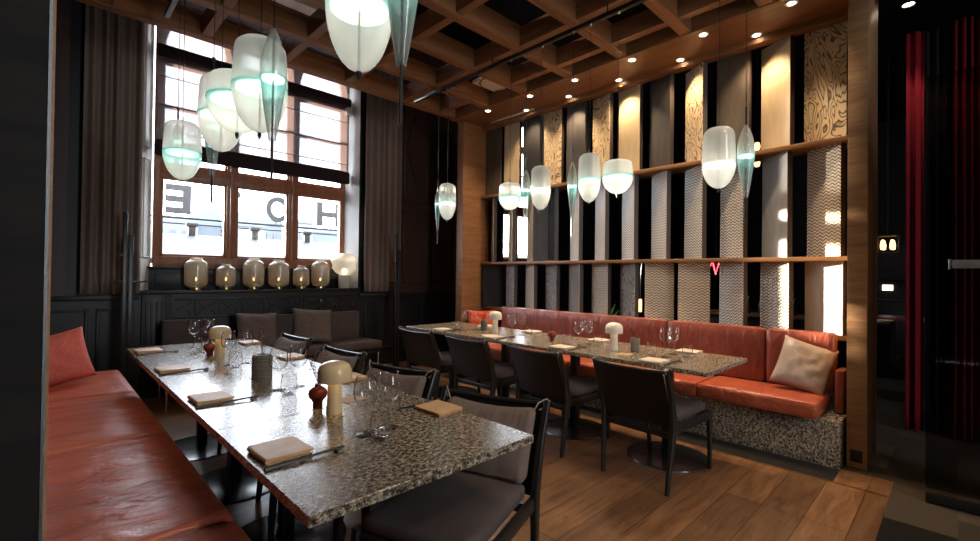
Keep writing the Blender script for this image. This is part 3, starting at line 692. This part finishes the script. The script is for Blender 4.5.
for k in range(4):
    napkin((.582,NP[k],.75),R(2),M['napkin'],'tan folded napkin on banquette side of left table, '+TW[k],'napkins on the left tables')
    sticks(.492,SP[k],.26,.727,'%s chopstick beside left banquette side napkin, '+TW[k])
for y,n in ((1.605,TW[0]),(2.43,TW[1]),(3.29,TW[2]),(4.16,TW[3])):
    napkin((1.262,y,.75),PI+R(3),M['napkin'],'tan folded napkin on chair side of left table, '+n,'napkins on the left tables',.135)
sticks(1.36,1.702,-.235,1.138,'%s chopstick beside left chair side napkin, '+TW[0])
RWF=['nearest the oak pillar','second from the oak pillar','third from the oak pillar','at the far end']
for k,(y,n) in enumerate(zip((1.50,2.295,3.105,3.88),RWF)):
    napkin((3.10,y,.75),R(0),M['napkinw'],'pale folded napkin on chair side of right table, '+n,'napkins on the right tables')
    sticks(3.03,y-.115,.25,3.255,'%s chopstick beside right chair side napkin, '+n)
for k,(y,n) in enumerate(zip((1.50,2.317,3.137,3.80),RWF)):
    napkin((3.69,y,.75),PI,M['napkinw'],'pale folded napkin on banquette side of right table, '+n,'napkins on the right tables')
def mat_card(loc,rot,label):
    o=thing('woven_coaster',loc,label,'coaster',rot)
    b=MB()
    for i in range(7): b.box(-.055+i*.0165,-.043+i*.0165,-.05,.05,.0012,.003)
    b.build('long_strips',M['bamboo'],o)
    b=MB()
    for j in range(6): b.box(-.058,.062,-.048+j*.017,-.036+j*.017,0,.0022)
    b.build('cross_strips',M['bamboo'],o)
mat_card((1.065,2.02,.75),R(10),'woven bamboo coaster behind the mushroom lamp on left table nearest the camera')
mat_card((3.22,1.80,.75),R(5),'woven bamboo coaster before the mushroom lamp on right table near the pillar')
mat_card((3.20,3.30,.75),R(-5),'woven bamboo coaster before the far mushroom lamp on right table')

# glassware
def wine(loc,label,group):
    g=thing('wine_glass',loc,label,'wine glass',0,group)
    MB().lathe([(.0,.0),(.035,.0),(.0362,.0015),(.034,.003),(.012,.006),(.0045,.012)],(0,0,.0),28).build('foot',M['glass'],g,allsmooth=True)
    MB().lathe([(.0045,.012),(.0036,.03),(.0036,.08),(.0045,.095),(.008,.101)],(0,0,0),16).build('stem',M['glass'],g,allsmooth=True)
    MB().lathe([(.0,.0985),(.008,.101),(.022,.108),(.036,.122),(.0435,.140),(.0455,.158),(.0435,.180),(.0385,.203),(.0355,.217),(.0340,.217),(.0372,.201),(.042,.180),(.0438,.158),(.0418,.141),(.0345,.1245),(.02,.111),(.0,.106)],(0,0,0),32).build('bowl',M['glass'],g,allsmooth=True)
    return g
def tumbler(loc,label,group):
    g=tag(MB().lathe([(0,0),(.026,0),(.033,.004),(.038,.02),(.0395,.038),(.038,.06),(.0345,.085),(.033,.098),(.0315,.098),(.033,.084),(.036,.06),(.0375,.038),(.0355,.023),(.03,.013),(0,.011)],(0,0,0),32).build('tumbler',M['glass'],None,loc,allsmooth=True),label,'tumbler',group); return g
w0=None;t0=None
def put_wine(loc,label,group):
    global w0
    if w0 is None: w0=wine(loc,label,group)
    else: dup(w0,loc,0,label,group)
def put_tum(loc,label,group):
    global t0
    if t0 is None: t0=tumbler(loc,label,group)
    else: dup(t0,loc,0,label,group)
GW=['cluster nearest the camera','second cluster from the camera','third cluster from the camera','farthest cluster, at the window end']
for (c,n) in zip((1.545,2.422,3.289,4.22),GW):
    put_wine((.873,c,.75),'left table wine glass nearer the banquette, '+n,'glasses on the left tables')
    put_wine((.977,c+.006,.75),'left table wine glass nearer the chairs, '+n,'glasses on the left tables')
    put_tum((.885,c-.085 if c<2 else c-.11,.75),'left table tumbler before two wine glasses, '+n,'glasses on the left tables')
GR=['cluster nearest the oak pillar','second cluster from the oak pillar','third cluster from the oak pillar','cluster at the far end']
for (x,c,n) in ((3.36,1.54,GR[0]),(3.31,2.283,GR[1]),(3.29,3.05,GR[2]),(3.25,3.71,GR[3])):
    put_wine((x,c,.75),'right table wine glass nearer the chairs, '+n,'glasses on the right tables')
    put_wine((x+.165,c+.01,.75),'right table wine glass nearer the banquette, '+n,'glasses on the right tables')
    put_tum((x-.03,c-.005+.10,.75),'right table tumbler nearer the window, '+n,'glasses on the right tables')
    put_tum((x+.11,c-.12,.75),'right table tumbler nearer the pillar, '+n,'glasses on the right tables')
# mushroom lamps
def mush(loc,m,label,s_=1):
    l=thing('table_lamp',loc,label,'table lamp',0,'mushroom table lamps')
    MB().lathe([(0,0),(.033,0),(.034,.002),(.0335,.012),(.030,.06),(.029,.15),(.029,.170),(0,.170)],(0,0,0),32).build('stem',m,l)
    MB().lathe([(.066,.140),(.0695,.138),(.0705,.142),(.0705,.172),(.068,.190),(.060,.206),(.046,.217),(.024,.223),(0,.2245)],(0,0,0),40).lathe([(.066,.140),(.066,.170),(.060,.195),(.03,.212),(0,.215)],(0,0,0),40).build('shade',m,l)
    MB().lathe([(.031,.168),(.055,.170),(.055,.173),(.031,.174)],(0,0,0),24).build('diffuser',M['globe2'],l)
    return l
M['globe2']=emit('lamp_diffuser',(1,.78,.48),2)
mush((.909,1.872,.75),M['lampcream'],'cream mushroom table lamp on the left tables, near the camera')
mush((.899,3.595,.75),M['lampcream'],'cream mushroom table lamp on the left tables, window end')
mush((3.391,3.377,.75),M['lampwhite'],'ivory mushroom table lamp on the right tables, far end')
mush((3.349,1.965,.75),M['lampwhite'],'ivory mushroom table lamp on the right tables, nearer the pillar')
# vases and berry sprigs
def vase(prof,loc,m,label): return tag(MB().lathe(prof,(0,0,0),32).build('vase',m,None,loc),label,'vase')
RV=[(0,0),(.021,0),(.0215,.004),(.0205,.026),(.026,.036),(.037,.048),(.0405,.062),(.037,.078),(.026,.089),(.014,.094),(.0125,.099),(.015,.106),(.012,.106),(.0095,.098),(.0095,.06),(0,.05)]
ribs=[(0,0),(.050,0)]
for k in range(9): ribs+=[(.0535,.003+.0145*k),(.0535,.0115+.0145*k),(.0475,.0135+.0145*k)]
ribs+=[(.052,.136),(.030,.138),(.022,.142),(.018,.142),(.018,.06),(0,.05)]
CUP=[(0,0),(.032,0),(.036,.004),(.0375,.04),(.0375,.105),(.035,.109),(.031,.106),(.031,.03),(0,.02)]
VS=[(RV,(.891,1.997,.75),'redvase','round terracotta red bud vase beside the near cream lamp',.105),(RV,(.868,3.723,.75),'redvase','round terracotta red bud vase beside the window end cream lamp',.105),
    (ribs,(.898,2.738,.75),'greyvase','grey ribbed cylinder vase in the middle of the left tables',.14),(CUP,(3.425,3.579,.75),'bluegrey','blue grey cup vase beside the far ivory lamp',.105),
    (RV,(3.365,2.612,.75),'redvase','round red bud vase in the middle of the right tables',.105),(CUP,(3.414,1.814,.75),'greyvase','grey stoneware cup vase beside the nearer ivory lamp',.105)]
for i,(pf,lc_,mk,lb,h) in enumerate(VS):
    vase(pf,lc_,M[mk],lb)
    rnd=random.Random(11+i); sp=thing('berry_sprig',(lc_[0],lc_[1],lc_[2]+h-.04),'red berry twigs in '+lb,'sprig',0,'berry sprigs')
    tw=MB(); bb=MB()
    for q in range(4 if i!=0 else 3):
        a=rnd.uniform(0,6.28); ln=rnd.uniform(.09,.14) if i in (0,2,4) else rnd.uniform(.06,.1); sp_=.006
        p=[Vector((sp_*math.cos(a),sp_*math.sin(a),0))]
        for s_ in range(1,7):
            p.append(p[-1]+Vector((math.cos(a)*.008*(s_>2),math.sin(a)*.008*(s_>2),(ln+.04)/6))+Vector((rnd.uniform(-.003,.003),rnd.uniform(-.003,.003),0)))
        tw.tube(p,.0011,5)
        for s_ in range(3,7):
            for e in range(3):
                v=p[s_]+Vector((rnd.uniform(-.014,.014),rnd.uniform(-.014,.014),rnd.uniform(-.006,.016)))
                tw.tube([p[s_],v],.0006,4); r_=rnd.uniform(.0028,.0042)
                bb.lathe([(0,-r_),(r_*.8,-r_*.6),(r_,0),(r_*.8,r_*.6),(0,r_)],v,8)
    tw.build('twigs',M['twig'],sp); tag(bb.build('berries',M['berry'],sp,allsmooth=True),'small dark red berries',kind='stuff')

# ------------------------------------------------------------------ window end: shelf, lanterns, stands, curtains, blind
rc=thing('radiator_cover',(2.0,6.0,0),'black carved radiator cover with a wide shelf under the window','radiator cover')
MB().box(-1.28,1.26,-.055,.23,1.105,1.14,.005).build('shelf_top',M['panel'],rc)
MB().box(-1.24,1.22,.20,.23,1.14,1.395,.004).box(-1.24,1.22,.16,.24,1.375,1.40,.004).box(-1.10,-.45,.19,.2,1.19,1.33,.006).box(-.36,.36,.19,.2,1.19,1.33,.006).box(.46,1.1,.19,.2,1.19,1.33,.006).build('backboard',M['panel'],rc)
g=MB().box(-1.24,1.22,-.008,-.001,.10,1.10)
for z in (.84,1.04): g.box(-.95,1.2,-.025,-.006,z-.012,z+.012,.004)
for k in range(9):
    x=-.88+k*.245
    for sg in (1,-1):
        g.beam([(x-.10,-.016,.94-sg*.09),(x-.05,-.016,.94-sg*.02),(x,-.016,.94+sg*.02),(x+.05,-.016,.94+sg*.02),(x+.10,-.016,.94+sg*.09)],[(.014,.018)]*5,(0,1,0))
    g.box(x+.115,x+.13,-.024,-.006,.84,1.04,.003)
g.build('carved_grille',M['panel'],rc)
for a,b in ((-1.24,-.98),): 
    p_=MB().box(a,b,-.03,-.009,.05,1.10,.004)
    for k in range(5): p_.box(a+.03+k*.045,a+.05+k*.045,-.042,-.03,.3,1.02,.006)
    p_.build('fluted_pilaster',M['panel'],rc)
tag(MB().lathe([(0,0),(.012,0),(.016,.006),(.01,.014),(0,.016)],(0,0,0),14).build('knob',M['chrome'],rc,(.68,-.034,.985)),'small round metal knob').rotation_euler=(R(90),0,0)
def lantern(x,w_,h,label):
    l=thing('glass_lantern',(x,6.06,1.14),label,'lantern',0,'glass candle lanterns on the shelf')
    MB().lathe([(0,0),(.055,0),(.058,.004),(.056,.026),(0,.026)],(0,0,0),28).build('base',M['brass'],l)
    r_=w_/2; pr=[(.045,.030)]
    for k in range(13):
        s_=k/12; z=.030+(h-.055)*s_; e=min(1,min(s_,1-s_)/.22); pr.append((r_*(.62+.38*(1-(1-e)**2)**.5),z))
    pr+=[(r_*.52,h-.022),(r_*.50,h-.004),(r_*.53,h)]
    bd_=MB().lathe(pr,(0,0,0),36).build('body',M['amber'],l,allsmooth=True)
    MB().lathe([(r_*.53,h-.006),(r_*.56,h-.003),(r_*.56,h+.003),(r_*.52,h+.004)],(0,0,0),28).build('rim',M['amber'],bd_)
    c=thing('tealight',(x,6.06,1.171),'lit candle inside '+label,'candle',0,'candles in the lanterns')
    MB().lathe([(0,0),(.024,0),(.025,.04),(.022,.075),(0,.073)],(0,0,0),20).build('wax',M['wax'],c)
    MB().lathe([(0,.073),(.007,.082),(.008,.092),(.004,.106),(0,.115)],(0,0,0),12).build('flame',M['flame'],c,allsmooth=True)
for x,w_,h,n in ((1.265,.232,.362,'tall amber glass lantern, first from the left'),(1.567,.205,.298,'small amber glass lantern, second from the left'),(1.872,.235,.378,'tall amber glass lantern, third from the left'),(2.168,.245,.365,'tall grey glass lantern, fourth from the left'),(2.455,.20,.298,'small amber glass lantern, fifth from the left'),(2.715,.235,.38,'tall grey glass lantern beside the globe lamp')): lantern(x,w_,h,n)
gl=thing('globe_lamp',(3.06,6.06,1.14),'glowing opal globe lamp at the right end of the window shelf','table lamp')
MB().lathe([(0,0),(.078,0),(.080,.004),(.080,.175),(.076,.18),(0,.18)],(0,0,0),32).build('base',M['lampwhite'],gl)
MB().lathe([(.06,.18),(.125,.225),(.165,.28),(.158,.315),(.168,.345),(.185,.385),(.165,.435),(.11,.475),(.04,.492),(0,.494)],(0,0,0),40).build('shade',M['opal'],gl,allsmooth=True)
MB().lathe([(0,.19),(.03,.2),(.038,.235),(.03,.27),(0,.28)],(0,0,0),20).build('bulb',M['globe'],gl,allsmooth=True)
def stand(loc,label,s_):
    c=thing('coat_stand',loc,label,'coat stand')
    MB().box(-.018,.018,-.018,.018,.02,1.91*s_,.003).build('pole',M['black'],c)
    MB().box(.027,.066,-.02,.02,.02,1.69*s_,.003).build('flat_bar',M['black'],c)
    MB().box(-.08,.18,-.009,.009,1.235,1.253,.002).build('cross_bar',M['black'],c)
    MB().box(-.045,.03,-.012,.012,1.48,1.515,.002).build('clamp',M['black'],c)
    MB().box(-.14,.16,-.14,.14,0,.02,.004).build('base',M['black'],c)
stand((.575,5.60,0),'slim black metal stand of two bars before the left curtain',1.0)
stand((3.62,5.62,0),'slim black metal stand before the right curtain by the dark wall',1.0)
def curtain(x0,x1,y,z0,z1,nf,dep_,m,label,name='curtain',axis='x',sway=0,seed=0,ang0=0):
    n=nf*10; b=MB(); th=.006
    rows=[z1,(z1+z0)/2+.4,z0+.5,z0+.2,z0]
    grid=[]
    for side in (0,1):
        gr=[]
        for ri,z in enumerate(rows):
            row=[]
            for i in range(n+1):
                s_=i/n; ph=nf*2*PI*s_+1.2*mnoise.noise(Vector((s_*4+seed,0,seed)))
                amp=dep_*(.7+.5*mnoise.noise(Vector((s_*5,seed,2.2))))
                flare=1+sway*(ri/4)*(s_-.5)
                xx=x0+(x1-x0)*s_+ (sway*.08*(ri/4)**2*mnoise.noise(Vector((s_*6,ri,seed))))
                yy=y+amp*math.sin(ph)+side*th
                row.append(b.bm.verts.new((xx,yy,z) if axis=='x' else (yy,xx,z)))
            gr.append(row)
        grid.append(gr)
    A,B=grid
    for ri in range(len(rows)-1):
        for i in range(n):
            b.bm.faces.new((A[ri][i],A[ri][i+1],A[ri+1][i+1],A[ri+1][i])); b.bm.faces.new((B[ri][i],B[ri+1][i],B[ri+1][i+1],B[ri][i+1]))
        for i in (0,n):
            b.bm.faces.new((A[ri][i],A[ri+1][i],B[ri+1][i],B[ri][i]))
    for ri in (0,len(rows)-1):
        for i in range(n): b.bm.faces.new((A[ri][i],B[ri][i],B[ri][i+1],A[ri][i+1]))
    o=b.build(name,m,None,allsmooth=True)
    return tag(o,label,'curtain')
curtain(.27,.73,5.86,1.12,4.6,5,.045,M['curtain'],'long taupe curtain hanging left of the window',sway=.4,seed=1)
curtain(3.26,3.85,5.86,1.09,4.6,6,.045,M['curtain'],'long taupe curtain hanging right of the window',sway=.1,seed=4)
bl=thing('roller_blind',(2.02,6.14,2.7),'half drawn sheer window blind with dark hem and cassette','blind')
MB().box(-1.15,1.13,-.06,.05,1.02,1.14,.02).build('cassette',M['blind'],bl)
MB().box(-1.14,1.12,.0,.004,.06,1.02).build('screen',M['sheer'],bl); MB().box(-1.14,1.12,.0,.004,1.12,2.12).build('upper_screen',M['sheer'],bl)
MB().soft(-1.15,1.13,-.05,.045,-.08,.10,.03,(20,4,5),lambda x,y,z,u,v,w:(x,y+.006*mnoise.noise(Vector((x*5,z*9,0))),z+.006*mnoise.noise(Vector((x*4,0,3))))).build('hem',M['blind'],bl)
for z in (.20,.48,.80): MB().tube([(-1.14,-.006,z),(1.12,-.006,z)],.005,6).build('rod',M['rod'],bl)

# ------------------------------------------------------------------ outside
cp=thing('entrance_canopy',(3.0,8.0,0),'pale zinc roof sloping up outside the window','canopy')
MB().prism([(-1.3,1.44),(1.1,1.92),(1.1,1.97),(-1.3,1.50)],'x',-4,9).build('roof',M['canopy'],cp)
rl=thing('railing',(3.0,9.0,1.94),'dark horizontal railing with stone posts on the canopy edge','railing')
MB().tube([(-4,0,.295),(9,0,.295)],.02,8).build('top_rail',M['rail'],rl)
MB().tube([(-4,.02,.20),(9,.02,.20)],.012,8).build('lower_rail',M['rail'],rl)
for x in (-1.2,-.22,.74,1.7,2.66,3.6): MB().box(x-.05,x+.05,-.04,.06,.0,.22,.005).box(x-.08,x+.08,-.05,.07,.16,.22,.006).build('post',M['post_out'],rl)
LE=lambda: MB()
def letter(ch,x,label):
    b=MB(); h=.48
    if ch=='E':  # read from the street, so mirrored from inside
        b.box(.18,.30,0,.06,0,h)
        for z in (0,.19,.38): b.box(-.06,.18,0,.06,z,z+.10)
    if ch=='O':
        n=32; 
        for i in range(n):
            a0,a1=2*PI*i/n,2*PI*(i+1)/n
            b.prism([(.22*math.cos(a0)+.05,.24+.24*math.sin(a0)),(.22*math.cos(a1)+.05,.24+.24*math.sin(a1)),(.13*math.cos(a1)+.05,.24+.145*math.sin(a1)),(.13*math.cos(a0)+.05,.24+.145*math.sin(a0))],'y',0,.06)
    if ch=='T': b.box(-.05,.22,0,.06,.38,h).box(.03,.14,0,.06,0,.38)
    if ch=='H': b.box(-.2,-.08,0,.06,0,h).box(.2,.32,0,.06,0,h).box(-.08,.2,0,.06,.19,.29)
    for xx in (0,.1): b.box(xx,xx+.015,.02,.04,-.08,.01)
    o=thing('sign_letter',(x,9.06,2.31),label,'sign letter',0,'roof sign letters')
    b.build('face',M['letter'],o)
letter('E',1.50,'glare-greyed roof sign letter E seen reversed through the left pane')
letter('T',2.34,'glare-greyed roof sign letter T half behind the left mullion')
letter('O',3.17,'glare-greyed roof sign letter O at the right of the middle pane')
letter('H',4.17,'glare-greyed roof sign letter H at the right of the right pane')
bi=0
for x0,x1,y,z1,mi,lb,rf in ((4.2,6.3,30,4.25,0,'pale low building outside, left in the left pane',0),(6.35,7.7,31,5.0,2,'building with pale blue roof outside in the left pane',.9),(8.0,9.9,30,4.9,1,'pale building with curved roof outside, left in the middle pane',.8),(10.0,11.6,32,4.85,0,'pale grey building outside in the middle of the view',.3),(12.2,13.3,31,4.9,1,'pale narrow house outside in the right pane',.2),(13.4,16.5,33,4.6,2,'wide pale building outside at the far right pane',.3)):
    bd=thing('building',((x0+x1)/2,y,-1),lb,'building'); w2=(x1-x0)/2
    MB().box(-w2,w2,0,3,0,z1+1-rf).build('wall',M['bldg'][mi],bd)
    if rf: MB().prism([(-w2-.05,z1+1-rf),(w2+.05,z1+1-rf),(w2*.7,z1+1),(-w2*.8,z1+1)],'y',-.1,3).build('roof',M['roofblue'],bd)
    for k in range(3):
        for q in range(2): MB().box(-w2+.2+k*(2*w2-.3)/3,-w2+.2+k*(2*w2-.3)/3+.25,-.04,.0,z1-rf-.1-q*.75,z1-rf+.35-q*.75).build('window',M['bwin'],bd)
struct(MB().box(-20,40,6.6,60,-1.1,-1).build('ground',M['post_out']))

# ------------------------------------------------------------------ right: hall with glass door and velvet curtain
gd=thing('glass_door',(3.88,-.42,0),'dark frameless glass door with bar handle at the right edge','door')
MB().box(-.006,.006,-.56,.56,.09,2.6).build('leaf',M['doorglass'],gd)
MB().box(-.016,.016,-.56,.56,.004,.06,.003).build('bottom_rail',M['black'],gd)
MB().box(-.05,-.03,.16,.46,1.42,1.47,.004).box(-.03,0,.18,.20,1.435,1.455).box(-.03,0,.40,.42,1.435,1.455).build('handle',M['black'],gd)
MB().box(-.052,-.028,.452,.463,1.415,1.475,.002).build('handle_end',M['chrome'],gd)
curtain(.215,.335,5.55,.02,3.56,2,.05,M['velvet'],'dark red velvet curtain just beyond the oak pillar','curtain','y',seed=6)
curtain(.03,.21,5.62,.02,3.56,3,.05,M['dvelvet'],'velvet curtain coloured black as unlit folds between the two red ones','curtain','y',seed=8)
curtain(-.16,.03,5.55,.02,3.56,4,.05,M['velvet'],'dark red velvet curtain behind the glass door handle','curtain','y',seed=3,sway=.3)
curtain(-1.6,-.17,5.62,.02,3.56,9,.06,M['dvelvet'],'velvet curtain coloured black as unlit folds at the right edge','curtain','y',seed=12)
hl=thing('hall_spotlight',(5.2,.30,3.70),'bright small ceiling spotlight above the velvet curtain','spotlight')
MB().lathe([(.05,.03),(.05,-.03),(.042,-.03),(.042,.02)],(0,0,0),20).build('housing',M['black'],hl)
MB().lathe([(0,-.02),(.04,-.02)],(0,0,0),20).build('lens',M['dl'],hl)
MB().tube([(0,0,.03),(0,0,1.29)],.01,8).build('stem',M['black'],hl)
spot(5.2,.28,3.66,7,(1,.8,.65),60,.6,(.16,-.10,-1))
# room behind the slats
ct=thing('bar_counter',(8.6,1.9,0),'dark bar counter with bottles in the room behind the slats','counter')
MB().box(-.3,.3,-1.2,1.3,0,.72,.01).build('body',M['panel'],ct); MB().box(-.35,.35,-1.25,1.35,.72,.76,.006).build('top',M['shelf'],ct)
for k in range(9):
    y=.95+.22*k; o=thing('bottle',(8.45+.12*(k%3),y,.76),'small bottle on the dark bar counter behind the slats','bottle',0,'bottles on the bar counter')
    MB().lathe([(0,0),(.035,0),(.036,.16),(.014,.21),(.014,.27),(0,.27)],(0,0,0),14).build('body',M['bottle'],o); MB().lathe([(.0145,.25),(.0145,.285),(0,.285)],(0,0,0),10).build('cap',M['chrome'],o)
pl=thing('potted_plant',(8.0,4.93,0),'green leafy potted plant behind the slats','plant')
MB().lathe([(0,0),(.12,0),(.16,.28),(.13,.28),(.11,.2),(0,.2)],(0,0,0),20).build('pot',M['bluegrey'],pl)
lf=MB(); rnd=random.Random(3)
for k in range(60):
    a=rnd.uniform(0,6.28); e=rnd.uniform(.2,1.3); ln=rnd.uniform(.25,.7); d=Vector((math.cos(a)*math.cos(e),math.sin(a)*math.cos(e),math.sin(e))); p0=Vector((0,0,.25)); p1=p0+d*ln; sd_=d.cross(Vector((0,0,1))).normalized()*.05
    v=[lf.bm.verts.new(q) for q in (p0+d*ln*.3,p0+d*ln*.65+sd_,p1+Vector((0,0,-.05)),p0+d*ln*.65-sd_)]; lf.bm.faces.new(v)
    lf.tube([p0,p0+d*ln*.3],.004,4)
tag(lf.build('leaves',M['leaf'],pl),'green pointed leaves')
hp=thing('hanging_bulb',(8.0,2.215,3.15),'pair of glowing filament bulbs high behind the slats','pendant lamp')
for z in (0,.26): MB().lathe([(0,-.06),(.03,-.05),(.045,0),(.03,.06),(0,.07)],(0,0,z),14).build('bulb',M['bulb'],hp,allsmooth=True)
MB().tube([(0,0,-.0),(0,0,CE-3.15)],.006,6).build('cord',M['black'],hp)
al=thing('arc_lamp',(7.6,3.70,0),'curved thin floor lamp with small lit tube behind the slats','floor lamp')
MB().lathe([(0,0),(.15,0),(.15,.02),(0,.03)],(0,0,0),24).build('base',M['black'],al)
MB().tube([(0,0,.02),(0,0,1.1),(.0,.05,1.5),(0,.15,1.68),(0,.22,1.6),(0,.25,1.2),(0,.25,.95)],.01,8).build('arm',M['chrome'],al)
MB().lathe([(0,0),(.03,0),(.03,.22),(0,.22)],(0,.25,.73),14).build('tube_light',M['bulb'],al)
ns=thing('neon_sign',(8.8,3.10,1.45),'small red neon squiggle in the room behind the slats','sign')
MB().tube([(0,-.15,0),(0,-.05,.16),(0,.0,-.04),(0,.06,.2),(0,.12,.05),(0,.2,.12)],.014,8).build('tube',M['neon'],ns); MB().tube([(.0,0,.05),(0,0,CE-1.45)],.006,6).build('hanger',M['black'],ns)
ch=thing('lantern_chandelier',(10,.82,1.80),'small warm lantern hanging far off beyond the pillar','chandelier')
fr=MB().box(-.14,.14,-.14,.14,.0,.02).box(-.14,.14,-.14,.14,.26,.28)
for sx in (-.13,.12):
    for sy in (-.13,.12): fr.box(sx,sx+.012,sy,sy+.012,.02,.26)
fr.tube([(0,0,.28),(0,0,CE-1.80)],.012,6).build('frame',M['rod'],ch)
for sx,sy in ((-.06,-.06),(.06,.06),(.06,-.06),(-.06,.06)): MB().lathe([(0,.04),(.03,.05),(.035,.12),(.02,.2),(0,.21)],(sx,sy,0),12).build('bulb',M['bulb'],ch,allsmooth=True)
dt=thing('distant_table',(9.7,.75,0),'red table far off beyond the pillar','table')
MB().box(-.4,.4,-.4,.4,.72,.76,.006).build('tabletop',M['redtable'],dt); MB().box(-.04,.04,-.04,.04,.0,.72).build('leg',M['black'],dt)
bs=thing('back_bar',(11,1.0,0),'lit bar shelf far off beyond the pillar','shelf')
MB().box(0,.3,-.5,.9,0,.95,.01).build('cabinet',M['panel'],bs)
for z in (.95,1.35): MB().box(0,.3,-.5,.9,z,z+.03).build('shelf',M['panel'],bs)
MB().box(.26,.28,-.15,.0,1.15,1.25).build('lit_panel',M['wwall'],bs)
MB().box(.28,.3,-.5,.9,.98,2.0).build('back_board',M['dark'],bs)
